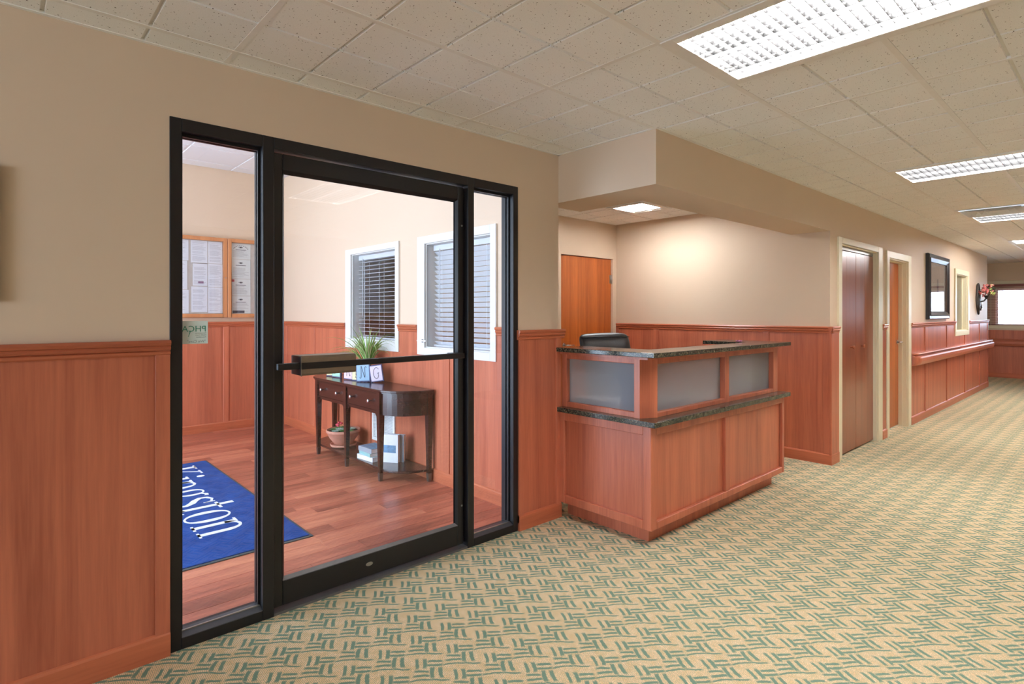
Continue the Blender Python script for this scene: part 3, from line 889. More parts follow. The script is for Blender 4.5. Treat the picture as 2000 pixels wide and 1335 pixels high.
text_mesh('motto', '"We Care"', 0.016, M['sgrey'], st, frame_m((SX1 - 0.008, YG + 0.0008, 1.259), (-1, 0, 0), (0, 0, 1)), 0.0004)

# ------------------------------------------------------------------ vestibule windows (look into office / dark room)
def vwin(name, w, oy0, oy1, oz0, oz1, label, tilt, slx, n, z_top):
    t = thing(name, label, 'window', (2.69, (w[0] + w[1]) / 2, w[2]), kind='structure')
    c = M['whitepl']; th = 0.018
    arr('casing', [(2.69 - th, 2.692, oy0, w[0] + .004, oz0, oz1), (2.69 - th, 2.692, w[1] - .004, oy1, oz0, oz1), (2.69 - th, 2.692, w[0] + .004, w[1] - .004, w[3] - .004, oz1), (2.69 - th, 2.692, w[0] + .004, w[1] - .004, oz0, w[2] + .004)], M['vtrim'], t, 0.002)
    mb = MB().box(2.692, XS, w[0], w[0] + .012, w[2], w[3]).box(2.692, XS, w[1] - .012, w[1], w[2], w[3]).box(2.692, XS, w[0] + .012, w[1] - .012, w[3] - .012, w[3]).box(2.692, XS, w[0] + .012, w[1] - .012, w[2], w[2] + .012)
    mb.build('reveal', M['vtrim'], t)
    B(2.700, 2.704, w[0] + .012, w[1] - .012, w[2] + .012, w[3] - .012).build('glass_pane', M['glass'], t)
    bl_ = thing('window_blind', label.replace('window', 'window') , 'blind', (slx, (w[0] + w[1]) / 2, w[2] + .013))
    bl_['label'] = 'white slatted blind inside the ' + label.split(' window')[0].replace('cream framed', '').strip() + ' vestibule window'
    y0, y1 = w[0] + .018, w[1] - .018
    B(slx - .03, slx + .03, y0, y1, w[3] - .062, w[3] - .014).build('headrail', M['slat'], bl_, bevel=.004)
    zt = w[3] - .085; zb = w[2] + .04
    sm = None
    for k in range(n):
        z = zt - (zt - zb) * k / (n - 1)
        if sm is None:
            o = B(-.0245, .0245, 0, y1 - y0, -.0016, .0016).xform(Matrix.Rotation(tilt, 4, 'Y')).build('slat', M['slat'], bl_, local=True, bevel=.001, seg=1)
            sm = o.data
        else:
            o = bpy.data.objects.new('slat', sm); COL.objects.link(o); o.parent = bl_
        o.location = Vector((slx, y0, z)) - Vector(bl_.location)
    B(slx - .024, slx + .024, y0, y1, w[2] + .013, w[2] + .027).build('bottom_rail', M['slat'], bl_)
    for fy in (0.15, 0.5, 0.85):
        yy = y0 + (y1 - y0) * fy
        MB().box(slx - .0265, slx - .0255, yy - .002, yy + .002, w[2] + .02, w[3] - .06).box(slx + .0255, slx + .0265, yy - .002, yy + .002, w[2] + .02, w[3] - .06).build('ladder_cord', M['slat'], bl_)
    yy = y1 - (y1 - y0) * 0.12
    MB().tube([(slx - .034, yy, w[3] - .05), (slx - .036, yy, w[2] + .22)], .0035, 6).build('tilt_wand', M['slat'], bl_)
    return t
vwin('window_2', W1, 1.812, 2.862, 1.035, 2.035, 'far window with open blinds behind the console table', 0.0, 2.785, 20, 0)
vwin('window_3', W2, 0.47, 1.505, 1.032, 2.035, 'near window with tilted blinds beside the entrance', 0.68, 2.785, 20, 0)
lk = thing('window_latch', 'small white lever latch on the near vestibule window', 'latch', (2.672, 1.42, 1.145))
MB().box(2.655, 2.673, 1.41, 1.44, 1.135, 1.165).build('latch_body', M['whitepl'], lk, bevel=.002)
MB().box(2.645, 2.656, 1.335, 1.47, 1.146, 1.158).build('lever', M['whitepl'], lk, bevel=.002)

# ------------------------------------------------------------------ notice cabinet on the vestibule back wall
nb = thing('notice_cabinet', 'maple framed glass-door notice cabinet full of papers on the vestibule wall', 'notice board', (1.85, 4.63, 1.335))
NX0, NXM, NX1, NZ0, NZ1 = 1.06, 2.0205, 2.58, 1.335, 2.268
B(NX0, NX1, 4.615, 4.63, NZ0, NZ1).build('back_panel', simple('cork_backing', (200, 190, 180), 0.9), nb)
for a, b in ((NX0, NXM - .002), (NXM + .002, NX1)):
    fw_ = 0.042
    d = MB().box(a, a + fw_, 4.575, 4.614, NZ0, NZ1).box(b - fw_, b, 4.575, 4.614, NZ0, NZ1).box(a + fw_, b - fw_, 4.575, 4.614, NZ1 - fw_, NZ1).box(a + fw_, b - fw_, 4.575, 4.614, NZ0, NZ0 + fw_).build('cabinet_door', M['boardwood'], nb, bevel=.003, seg=1)
    B(a + fw_, b - fw_, 4.583, 4.586, NZ0 + fw_, NZ1 - fw_).build('glass_pane', M['glass'], d)
MB().lathe([(0.007, 4.575), (0.006, 4.566)], (NXM - .022, 0, 1.80), 10, 'Y').build('lock', M['steel'], nb)

def paper_mat(name, kind, base=(236, 236, 240)):
    """flat print: lines of text on a sheet (Generated coordinates x across, z up)"""
    t = NT(name)
    tc = t.node('ShaderNodeTexCoord'); sp = t.node('ShaderNodeSeparateXYZ'); t.link(tc.outputs['Generated'], sp.inputs[0])
    oi = t.node('ShaderNodeObjectInfo')
    u, v = sp.outputs[0], sp.outputs[2]
    nlines = {'text': 34, 'cert': 22, 'form': 28}[kind]
    ln = t.math('FRACT', t.math('MULTIPLY', v, nlines))
    row = t.math('FLOOR', t.math('MULTIPLY', v, nlines))
    on = t.math('LESS_THAN', ln, 0.42)
    wn = t.node('ShaderNodeTexWhiteNoise', noise_dimensions='2D')
    cb = t.node('ShaderNodeCombineXYZ'); t.link(row, cb.inputs[0]); t.link(t.math('MULTIPLY', oi.outputs['Random'], 91.0), cb.inputs[1]); t.link(cb.outputs[0], wn.inputs['Vector'])
    hi = t.math('MULTIPLY_ADD', wn.outputs['Value'], 0.35, 0.58)
    inm = t.math('MULTIPLY', t.math('GREATER_THAN', u, 0.09), t.math('LESS_THAN', u, hi))
    vm = t.math('MULTIPLY', t.math('GREATER_THAN', v, 0.07), t.math('LESS_THAN', v, 0.92 if kind != 'cert' else 0.60))
    keep = t.math('GREATER_THAN', wn.outputs['Value'], 0.16)
    nz = t.node('ShaderNodeTexNoise'); nz.inputs['Scale'].default_value = 60; t.link(tc.outputs['Generated'], nz.inputs['Vector'])
    wd = t.math('GREATER_THAN', nz.outputs['Fac'], 0.42)
    k = t.math('MULTIPLY', t.math('MULTIPLY', on, inm), t.math('MULTIPLY', vm, t.math('MULTIPLY', keep, wd)))
    c = t.mix(t.math('MULTIPLY', k, 0.45), srgb(*base), srgb(70, 70, 90))
    return t.set(c, 0.7, 0, 0.2)
M['ptext'] = paper_mat('printed_sheet', 'text'); M['pform'] = paper_mat('printed_form', 'form'); M['pcert'] = paper_mat('certificate_sheet', 'cert', (226, 228, 224))
def sheet(x0, x1, z0, z1, mat, label, group=None, y=4.6125, name='paper_sheet'):
    o = thing(name, label, 'paper', ((x0 + x1) / 2, y, z0), group=group)
    B(x0, x1, y - 0.0008, y + 0.0008, z0, z1).build('page', mat, o)
    return o
rown = ['top', 'middle', 'bottom']
coln = ['in the column hidden partly by the entrance jamb, left notice door', 'in the centre column of the left notice door', 'in the column along the centre frame of the notice cabinet']
for i, (a, b, c, d, m) in enumerate([(1.330, 1.618, 1.985, 2.222, 'ptext'), (1.330, 1.605, 1.655, 1.98, 'pform'), (1.330, 1.62, 1.38, 1.65, 'ptext'),
                        (1.640, 1.812, 1.965, 2.222, 'ptext'), (1.660, 1.812, 1.700, 1.955, 'pform'), (1.645, 1.812, 1.395, 1.690, 'ptext'),
                        (1.820, 1.972, 1.965, 2.218, 'ptext'), (1.820, 1.974, 1.690, 1.960, 'ptext'), (1.820, 1.974, 1.385, 1.685, 'ptext')]):
    sh_ = sheet(a, b, c, d, M[m], rown[i % 3] + ' printed page ' + coln[i // 3], 'pages in the left notice door')
    if i == 4:
        B(1.655, 1.812, 4.6105, 4.6118, 1.9555, 1.960).build('edge_line', simple('sheet_edge_dark', (110, 100, 100), .7), sh_)
        B(1.715, 1.772, 4.6105, 4.6118, 1.728, 1.752).build('stamp', simple('stamp_purple', (140, 100, 130), .7), sh_)
M['pink'] = simple('small_red_print', (190, 80, 86), 0.7); M['ink'] = simple('dark_ink', (70, 70, 84), 0.7)
for i, (z0, z1, l) in enumerate([(2.035, 2.218, 'cream certificate with an arched crest, topmost behind the right notice door'), (1.800, 2.030, 'pale certificate with a small crest, second behind the right notice door'),
                                 (1.595, 1.795, 'certificate with red mark, third behind the right notice door'), (1.382, 1.590, 'certificate above a dark strip, lowest behind the right notice door')]):
    s = sheet(2.066, 2.29, z0, z1, M['pcert'], l)
    zc = z1 - 0.045
    if i == 0:
        mb = MB()
        for k in range(10):
            a = PI * (0.12 + 0.76 * k / 9)
            mb.box(2.178 + .085 * math.cos(a) - .006, 2.178 + .085 * math.cos(a) + .006, 4.6105, 4.6118, zc - .035 + .055 * math.sin(a), zc - .028 + .055 * math.sin(a))
        mb.build('arch_print', M['ink'], s)
    MB().box(2.165, 2.190, 4.6105, 4.6118, zc - .006, zc + .012).box(2.155, 2.161, 4.6105, 4.6118, zc - .002, zc + .010).box(2.194, 2.200, 4.6105, 4.6118, zc - .002, zc + .010).build('crest_print', M['ink'], s)
    MB().box(2.120, 2.236, 4.6105, 4.6118, zc - .030, zc - .024).build('title_print', M['ink'], s)
    if i == 2: MB().box(2.066, 2.105, 4.6100, 4.6117, z1 - .035, z1 - .006).build('red_mark', M['pink'], s)
    if i == 3: MB().box(2.085, 2.22, 4.6100, 4.6117, z0 + .004, z0 + .034).build('dark_strip', M['ink'], s)
    if i in (1, 2): MB().box(2.29, 2.2905, 4.61, 4.6118, z0, z1).build('edge_line', M['ink'], s)

# ------------------------------------------------------------------ blue entrance mat with lettering
mt = thing('entrance_mat', 'blue carpet entrance mat with white Kingston lettering on the plank floor', 'mat', (0.99, 2.0, 0))
MX0, MX1, MY0, MY1 = 0.53, 1.455, 0.785, 3.21
B(MX0, MX1, MY0, MY1, 0.0, 0.006).build('rubber_edge', M['rubber'], mt, bevel=.002, seg=1)
B(MX0 + .018, MX1 - .018, MY0 + .022, MY1 - .018, 0.004, 0.011).build('pile', M['mat'], mt, bevel=.002, seg=1)
def ribbon(pts, ws):
    L = []; R = []
    pts = [Vector(p) for p in pts]
    for i, p in enumerate(pts):
        d = (pts[min(i + 1, len(pts) - 1)] - pts[max(i - 1, 0)]).normalized(); n = Vector((-d.y, d.x))
        w = ws[i] if isinstance(ws, list) else ws
        L.append(p + n * w / 2); R.append(p - n * w / 2)
    return [(L[i], L[i + 1], R[i + 1], R[i]) for i in range(len(pts) - 1)]
def rect(x0, x1, y0, y1): return [(Vector((x0, y0)), Vector((x1, y0)), Vector((x1, y1)), Vector((x0, y1)))]
def ell(cx, cy, rx, ry, a0, a1, wv, wh, n=20):
    out = []
    pr = None
    for k in range(n + 1):
        a = math.radians(a0 + (a1 - a0) * k / n)
        w = wh + (wv - wh) * abs(math.cos(a)) ** 1.5
        o = Vector((cx + rx * math.cos(a), cy + ry * math.sin(a)))
        i = Vector((cx + (rx - w) * math.cos(a), cy + (ry - w * (wh / wv if 0 else 1) * 1.0) * math.sin(a)))
        i.y = cy + (ry - wh - (wv - wh) * 0) * math.sin(a)
        if pr: out.append((pr[0], o, i, pr[1]))
        pr = (o, i)
    return out
SW, HW_ = 0.17, 0.055
def ser(x, y, w=0.36): return rect(x - w / 2, x + w / 2, y, y + HW_)
def g_n():
    q = rect(.14, .14 + SW, 0, .98) + ser(.225, 0) + rect(.02, .14, .92, .98)
    q += ell(.50, .60, .36, .40, 0, 165, SW, .07) + rect(.69, .86, 0, .60) + ser(.775, 0)
    return q, 1.02
def g_i():
    q = rect(.16, .16 + SW, 0, .98) + ser(.245, 0) + rect(.04, .16, .92, .98) + ell(.245, 1.30, .11, .11, 0, 360, .11, .11, 12)
    return q, .50
def g_o(): return ell(.48, .5, .44, .52, 0, 360, .19, .05, 28), .98
def g_t():
    q = rect(.16, .16 + SW, .12, 1.32) + rect(.0, .56, .92, .99) + ribbon([(.245, .16), (.29, .05), (.40, .02), (.54, .10)], [.17, .13, .07, .04])
    return q, .62
def g_s():
    P = [(.66, .74), (.62, .90), (.40, .97), (.20, .88), (.17, .72), (.32, .57), (.52, .46), (.66, .30), (.60, .10), (.38, .01), (.16, .08), (.10, .27)]
    q = ribbon(P, [.05, .06, .07, .11, .14, .17, .18, .15, .10, .07, .06, .05]) + rect(.635, .69, .70, .98) + rect(.07, .125, .02, .32)
    return q, .80
def g_g():
    q = ell(.44, .66, .33, .34, 0, 360, .15, .05, 24)
    q += ribbon([(.30, .34), (.18, .24), (.22, .13), (.46, .10), (.70, .06), (.82, -.08), (.74, -.28), (.46, -.38), (.18, -.32), (.06, -.18), (.14, -.02), (.28, .08)], [.06, .08, .10, .14, .14, .10, .07, .06, .07, .09, .07, .05])
    q += ribbon([(.68, .86), (.80, .98), (.94, .94)], [.06, .08, .11])
    return q, .98
def g_K():
    q = rect(.16, .36, 0, 1.45) + ser(.26, 0, .48) + ser(.26, 1.40, .48)
    q += ribbon([(.36, .62), (.98, 1.42)], .06) + ser(.98, 1.40, .44) + ribbon([(.50, .78), (1.06, .03)], .20) + ser(1.08, 0, .46)
    return q, 1.32
GL = {'K': g_K, 'i': g_i, 'n': g_n, 'g': g_g, 's': g_s, 't': g_t, 'o': g_o}
tot = sum(GL[c]()[1] for c in 'Kingston')
XH = 0.275; YST, YEN = 3.07, 1.17
sy = (YST - YEN) / tot
pos = 0.0
for ch in 'Kingston':
    q, adv = GL[ch]()
    mb = MB()
    for poly in q:
        lo = [(0.915 + p.y * XH, YST - (pos + p.x) * sy, 0.0108) for p in poly]; hi = [(a, b, 0.0126) for a, b, c in lo]
        mb.prism(lo, hi)
    mb.build('letter', M['matwhite'], mt, fix=False)
    pos += adv

# ------------------------------------------------------------------ console table
ct = thing('console_table', 'dark espresso console table with curved ends, drawers and lower shelf', 'table', (2.5, 2.15, 0))
esp = M['espresso']
YA, YM, YB, XFt, XBk = 1.545, 2.150, 2.760, 2.325, 2.664
def outline(inset=0.0, n=10):
    pts = [(XBk, YA - 0.30 + inset)]
    for k in range(1, n):
        a = PI / 2 * k / n
        pts.append((XBk - (XBk - XFt - inset) * math.sin(a), YA - (0.30 - inset) * math.cos(a)))
    pts += [(XFt + inset, YA), (XFt + inset, YB)]
    for k in range(1, n):
        a = PI / 2 * (1 - k / n)
        pts.append((XBk - (XBk - XFt - inset) * math.sin(a), YB + (0.30 - inset) * math.cos(a)))
    pts.append((XBk, YB + 0.30 - inset))
    return pts
def slab(name, inset, z0, z1, mat, bevel=0.0):
    p = outline(inset)
    return MB().prism([(x, y, z0) for x, y in p], [(x, y, z1) for x, y in p]).build(name, mat, ct, bevel=bevel, seg=2)
slab('table_top', -0.012, 0.737, 0.755, esp, 0.004)
slab('top_moulding', -0.002, 0.726, 0.738, esp)
slab('apron', 0.012, 0.548, 0.728, esp)
slab('shelf', 0.02, 0.082, 0.102, esp, 0.004)
def leg(x, y, w0=0.048, w1=0.030, xin=0.0):
    t0, t1 = w0 / 2, w1 / 2
    top = [(x - t0, y - t0, .736), (x + t0, y - t0, .736), (x + t0, y + t0, .736), (x - t0, y + t0, .736)]
    mid = [(x - t0, y - t0, .54), (x + t0, y - t0, .54), (x + t0, y + t0, .54), (x - t0, y + t0, .54)]
    bot = [(x - t1, y - t1, .06), (x + t1, y - t1, .06), (x + t1, y + t1, .06), (x - t1, y + t1, .06)]
    l = MB().prism(mid, top).prism(bot, mid).build('leg', esp, ct)
    t2 = t1 * 0.86
    MB().prism([(x - t2, y - t2, 0), (x + t2, y - t2, 0), (x + t2, y + t2, 0), (x - t2, y + t2, 0)], [(x - t1 - .002, y - t1 - .002, .068), (x + t1 + .002, y - t1 - .002, .068), (x + t1 + .002, y + t1 + .002, .068), (x - t1 - .002, y + t1 + .002, .068)]).build('foot_cap', simple('pewter_cap', (120, 120, 124), 0.3, 0.9) if 'pc' not in M else M['pc'], l)
M['pc'] = simple('pewter_foot_cap', (120, 120, 124), 0.3, 0.9)
for (x, y) in ((XFt + .018, YA), (XFt + .018, YM), (XFt + .018, YB), (2.636, YA - 0.275), (2.636, YB + 0.275)): leg(x, y)
for (a, b) in ((YA + .03, YM - .03), (YM + .03, YB - .03)):
    dw = B(XFt + .004, XFt + .016, a, b, .578, .716).build('drawer', esp, ct, bevel=.003, seg=1)
    MB().box(XFt + .001, XFt + .006, a - .004, b + .004, .716, .722).box(XFt + .001, XFt + .006, a - .004, b + .004, .572, .578).build('bead', esp, dw)
    for fy in (0.2, 0.8):
        yy = a + (b - a) * fy
        MB().lathe([(0.005, 0), (0.006, -0.014), (0.011, -0.018), (0.017, -0.023), (0.017, -0.031), (0.010, -0.036)], (XFt + .004, yy, .648), 12, 'X').build('knob', M['chrome'], dw)
# corner brackets under the apron
for y_, s in ((YA, 1), (YM, 1), (YM, -1), (YB, -1)):
    yy = y_ + s * .022
    MB().prism([(XFt + .008, yy, .55), (XFt + .008, yy + s * .05, .55), (XFt + .008, yy, .50)], [(XFt + .024, yy, .55), (XFt + .024, yy + s * .05, .55), (XFt + .024, yy, .50)]).build('bracket', esp, ct)

# ------------------------------------------------------------------ letter blocks (SPRING) on the table
M['lwhite'] = simple('block_lavender', (226, 214, 232), 0.6, var=0.03); M['lblue'] = simple('block_blue', (156, 190, 216), 0.6, var=0.05)
M['lyel'] = simple('block_yellow', (232, 222, 168), 0.6, var=0.03); M['lgreen'] = simple('block_mint', (170, 212, 188), 0.6, var=0.04)
M['lpink'] = simple('block_pink', (232, 200, 206), 0.6, var=0.03)
M['ledge'] = simple('block_painted_edge', (84, 92, 136), 0.6, var=0.1); M['link'] = simple('letter_paint', (60, 56, 80), 0.6)
CURL = {'G': [(.34, .34), (.22, .46), (0, .50), (-.26, .30), (-.34, 0), (-.26, -.32), (0, -.46), (.22, -.30), (.26, -.02), (.36, .02), (.12, .00)],
        'N': [(-.40, -.40), (-.30, -.46), (-.22, -.30), (-.20, .40), (-.14, .44), (.20, -.40), (.24, .36), (.32, .46), (.42, .38)],
        'I': [(-.2, .44), (.05, .42), (.0, 0), (.0, -.40), (-.12, -.46), (.14, -.44)],
        'R': [(-.24, -.44), (-.18, .40), (.06, .46), (.28, .28), (.08, .04), (-.16, .02), (.06, -.02), (.26, -.36), (.36, -.40), (.36, -.28)],
        'P': [(-.2, -.44), (-.16, .40), (.10, .46), (.30, .24), (.10, .0), (-.14, .02)], 'S': [(.26, .34), (.0, .46), (-.24, .28), (.0, .02), (.24, -.22), (.0, -.46), (-.28, -.32)]}
def block(ch, u, v, w, h, mat, lean, label, rz):
    # u,v: centre of the foot on the table top
    t = thing('letter_block', label, 'letter block', (u, v, 0.7552 + abs(math.sin(lean)) * w / 2), rz, group=None)
    d = 0.022
    # local: faces -X ; width along Y
    prof = []
    n = 9
    def edge(p, q, k): return [(p[0] + (q[0] - p[0]) * i / k, p[1] + (q[1] - p[1]) * i / k, i) for i in range(k)]
    pts = []
    for p, q, k in (((-w / 2, 0), (w / 2, 0), 8), ((w / 2, 0), (w / 2, h), 10), ((w / 2, h), (-w / 2, h), 8), ((-w / 2, h), (-w / 2, 0), 10)):
        for (a, b, i) in edge(p, q, k):
            s = 0.0035 if i % 2 else 0.0
            cxv, czv = -a / (w / 2), -(b - h / 2) / (h / 2)
            pts.append((a + s * (cxv if abs(abs(a) - w / 2) < 1e-6 else 0), b + s * (czv if abs(abs(b - h / 2) - h / 2) < 1e-6 else 0)))
    sh = Matrix.Rotation(lean, 4, 'X')
    MB().prism([(0, a, b) for a, b in pts], [(d, a, b) for a, b in pts]).xform(sh).build('back_plate', M['ledge'], t, local=True)
    q = 0.88
    MB().box(-.0025, .001, -w / 2 * q, w / 2 * q, h * (1 - q) / 2, h * (1 + q) / 2).xform(sh).build('face_plate', mat, t, local=True, bevel=.002, seg=1)
    cv = CURL[ch]
    # smooth the curve (Catmull)
    P_ = [Vector((0, -a * w * .62, h / 2 + b * h * .66)) for a, b in cv]
    path = []
    for i in range(len(P_) - 1):
        p0, p1, p2, p3 = P_[max(i - 1, 0)], P_[i], P_[i + 1], P_[min(i + 2, len(P_) - 1)]
        for k in range(4):
            s = k / 4
            path.append(0.5 * ((2 * p1) + (p2 - p0) * s + (2 * p0 - 5 * p1 + 4 * p2 - p3) * s * s + (3 * p1 - p0 - 3 * p2 + p3) * s ** 3))
    path.append(P_[-1])
    path = [Vector((-.003, p.y, p.z)) for p in path]
    MB().tube(path, 0.0022, 5).xform(sh).build('letter', M['link'], t, local=True)
    return t
for ch, u, v, w, h, mat, lean, rz, l in [
    ('G', 2.548, 1.965, .120, .155, 'lwhite', -0.14, .75, 'leaning lavender letter block painted G at the end of the row'),
    ('N', 2.474, 2.090, .135, .172, 'lblue', -0.04, .70, 'large blue letter block painted N beside the spider plant'),
    ('I', 2.470, 2.225, .105, .165, 'lyel', 0.0, .35, 'yellow letter block painted I between R and N blocks'),
    ('R', 2.450, 2.345, .115, .160, 'lpink', 0.05, .35, 'pink letter block painted R on the console table'),
    ('P', 2.450, 2.600, .120, .155, 'lgreen', 0.04, .30, 'mint green letter block painted P on the console table'),
    ('S', 2.455, 2.745, .115, .155, 'lyel', -0.05, .25, 'pale letter block painted S at the far end of the row')]:
    block(ch, u, v, w, h, M[mat], lean, l, rz)

# ------------------------------------------------------------------ plants
def leaf_mat(name, a, b):
    t = NT(name)
    tc = t.node('ShaderNodeTexCoord'); sp = t.node('ShaderNodeSeparateXYZ'); t.link(tc.outputs['UV'], sp.inputs[0])
    d = t.math('ABSOLUTE', t.math('SUBTRACT', sp.outputs[0], 0.5))
    k = t.math('GREATER_THAN', d, 0.17)
    oi = t.node('ShaderNodeObjectInfo')
    g = t.mix(oi.outputs['Random'], srgb(*a), tuple(x * 1.5 for x in srgb(*a)[:3]) + (1,))
    return t.set(t.mix(k, srgb(*b), g), 0.45, 0, 0.4)
M['spider'] = leaf_mat('spider_leaf', (112, 160, 76), (230, 234, 180))
def leaf_ribbon(name, path, w, mat, parent, local=False, flat=None):
    path = [Vector(p) for p in path]
    vs = []; fs = []; uv = []
    n = len(path)
    for i, p in enumerate(path):
        d = (path[min(i + 1, n - 1)] - path[max(i - 1, 0)]).normalized()
        s = d.cross(Vector((0, 0, 1)))
        if s.length < 1e-3: s = Vector((0, 1, 0))
        s.normalize(); up = s.cross(d)
        k = i / (n - 1)
        ww = w * (0.55 + 0.9 * k * (1 - k) * 2) * (1 if k < .55 else max(0.04, (1 - k) / .45))
        vs += [p - s * ww / 2 + up * ww * .18, p, p + s * ww / 2 + up * ww * .18]; uv += [0, .5, 1]
    for i in range(n - 1):
        fs += [(3 * i, 3 * i + 1, 3 * i + 4, 3 * i + 3), (3 * i + 1, 3 * i + 2, 3 * i + 5, 3 * i + 4)]
    off = Vector((0, 0, 0))
    if parent is not None and not local:
        q = parent
        while q is not None: off += Vector(q.location); q = q.parent
    me = bpy.data.meshes.new(name); me.from_pydata([v - off for v in vs], [], fs)
    ul = me.uv_layers.new(name='UVMap')
    for lp in me.loops: ul.data[lp.index].uv = (uv[lp.vertex_index], 0.5)
    for p in me.polygons: p.use_smooth = True
    me.materials.append(mat)
    o = bpy.data.objects.new(name, me); COL.objects.link(o); o.parent = parent
    return o
PX, PY, PZ = 2.560, 2.170, 0.7555
sp = thing('spider_plant', 'variegated spider plant in a small pot behind the letter blocks', 'plant', (PX, PY, PZ))
MB().lathe([(0.045, PZ), (0.062, PZ + .10), (0.066, PZ + .105), (0.066, PZ + .118), (0.058, PZ + .118), (0.056, PZ + .105)], (PX, PY, 0), 20).build('pot', M['lblue'], sp)
MB().lathe([(0.054, PZ + .100), (0.050, PZ + .110)], (PX, PY, 0), 14).build('soil', M['soil'], sp)
random.seed(11)
for k in range(64):
    a = 2 * PI * k / 64 + random.uniform(-.2, .2)
    up = k % 3 == 0
    el_ = random.uniform(.25, .6) if up else random.uniform(.75, 1.25)
    L = random.uniform(.34, .48) if up else random.uniform(.36, .58)
    dx, dy = math.cos(a), math.sin(a) * 1.25
    if dx > 0.2: dx *= 0.2
    path = []
    p = Vector((PX + dx * .015, PY + dy * .02, PZ + .10)); ang = PI / 2 - el_ * .35
    for i in range(9):
        path.append(p.copy())
        p = p + Vector((dx * math.cos(ang), dy * math.cos(ang), math.sin(ang))) * L / 8
        ang -= el_ * .26 * (0.4 + i / 6)
        if p.x > 2.655: p.x = 2.655
        if p.z < PZ + .012: p.z = PZ + .012
    leaf_ribbon('leaf', path, random.uniform(.015, .022), M['spider'], sp)

BX, BY, BZ = 2.475, 2.495, 0.1025
sb = thing('succulent_bowl', 'terracotta bowl of mixed succulents on the console shelf', 'planter', (BX, BY, BZ))
MB().lathe([(0.060, BZ + .018), (0.085, BZ + .030), (0.130, BZ + .090), (0.150, BZ + .135), (0.158, BZ + .140), (0.158, BZ + .165), (0.150, BZ + .165), (0.140, BZ + .140)], (BX, BY, 0), 32).build('bowl', M['terracotta'], sb)
MB().lathe([(0.085, BZ), (0.115, BZ + .006), (0.125, BZ + .030), (0.118, BZ + .030), (0.108, BZ + .016)], (BX, BY, 0), 32).build('saucer', M['terracotta'], sb)
MB().lathe([(0.143, BZ + .140), (0.135, BZ + .150)], (BX, BY, 0), 24).build('soil', M['soil'], sb)
M['suc1'] = simple('succulent_green', (92, 140, 82), 0.6, var=0.25, nscale=40); M['suc2'] = simple('succulent_blue', (176, 200, 186), 0.6, var=0.1); M['suc3'] = simple('succulent_red', (208, 70, 88), 0.6, var=0.2, nscale=60)
def rosette(c, r, mat, n=12):
    mb = MB()
    for ring, (cnt, rr, tilt, sc) in enumerate(((n, 1.0, .35, 1.0), (n - 3, .68, .75, .8), (6, .36, 1.15, .6))):
        for k in range(cnt):
            a = 2 * PI * (k + ring * .5) / cnt
            d = Vector((math.cos(a), math.sin(a), 0)); s = Vector((-d.y, d.x, 0)); up = Vector((0, 0, 1))
            tip = Vector(c) + d * r * rr * math.cos(tilt) + up * r * rr * math.sin(tilt)
            base = Vector(c)
            mid = base.lerp(tip, .6)
            w = r * .24 * sc
            mb.add([base, mid + s * w, tip, mid - s * w, mid + up * w * .5, mid - up * w * .6], [(0, 1, 4), (1, 2, 4), (2, 3, 4), (3, 0, 4), (1, 0, 5), (2, 1, 5), (3, 2, 5), (0, 3, 5)])
    return mb.build('succulent', mat, sb)
for (dx, dy, r, m) in [(-.02, .02, .055, 'suc2'), (-.06, .07, .045, 'suc1'), (.05, .09, .05, 'suc1'), (-.03, -.06, .045, 'suc1'), (.02, -.10, .04, 'suc1'), (.07, -.02, .05, 'suc2'), (-.09, -.02, .04, 'suc2'), (-.07, .035, .035, 'suc1'), (0, .115, .035, 'suc1')]:
    rosette((BX + dx, BY + dy, BZ + .15), r, M[m])
mb = MB()
for k in range(14): mb.blob((BX - .02 + random.uniform(-.025, .025), BY + .055 + random.uniform(-.03, .03), BZ + .19 + random.uniform(0, .03)), .012, 8, .3)
mb.build('red_bloom', M['suc3'], sb)

# ------------------------------------------------------------------ books on the shelf
def book(name, cx, cy, z, lx, ly, lz, rz, cover, label, group=None, flat=True, tilt=0.0, art=None):
    """flat: lz thickness (spine towards -X); upright: lx thickness"""
    t = thing(name, label, 'book', (cx, cy, z), rz, group)
    c = .003
    R = Matrix.Translation((0, 0, 0)) @ Matrix.Rotation(tilt, 4, 'Y')
    if flat:
        MB().box(-lx / 2, lx / 2, -ly / 2, ly / 2, 0, c).box(-lx / 2, lx / 2, -ly / 2, ly / 2, lz - c, lz).box(-lx / 2, -lx / 2 + c, -ly / 2, ly / 2, c, lz - c).build('cover', cover, t, local=True)
        B(-lx / 2 + c, lx / 2 - .004, -ly / 2 + .004, ly / 2 - .004, c, lz - c).build('pages', M['paper'], t, local=True)
        if art: B(-lx / 2 + .012, lx / 2 - .012, -ly / 2 + .012, ly / 2 - .012, lz, lz + .0006).build('cover_art', art, t, local=True)
    else:
        MB().box(-lx / 2, -lx / 2 + c, -ly / 2, ly / 2, 0, lz).box(lx / 2 - c, lx / 2, -ly / 2, ly / 2, 0, lz).box(-lx / 2 + c, lx / 2 - c, ly / 2 - c, ly / 2, 0, lz).xform(R).build('cover', cover, t, local=True)
        B(-lx / 2 + c, lx / 2 - c, -ly / 2 + .003, ly / 2 - c, .003, lz - .004).xform(R).build('pages', M['paper'], t, local=True)
        if art: B(-lx / 2 - .0006, -lx / 2, -ly / 2 + .02, ly / 2 - .02, lz * .35, lz * .62).xform(R).build('cover_art', art, t, local=True)
    return t
M['bkw'] = simple('book_white', (226, 230, 234), 0.4, var=0.03); M['bkg'] = simple('book_grey', (150, 160, 172), 0.4); M['bkb'] = simple('book_art_blue', (96, 140, 176), 0.4, var=.3, nscale=30)
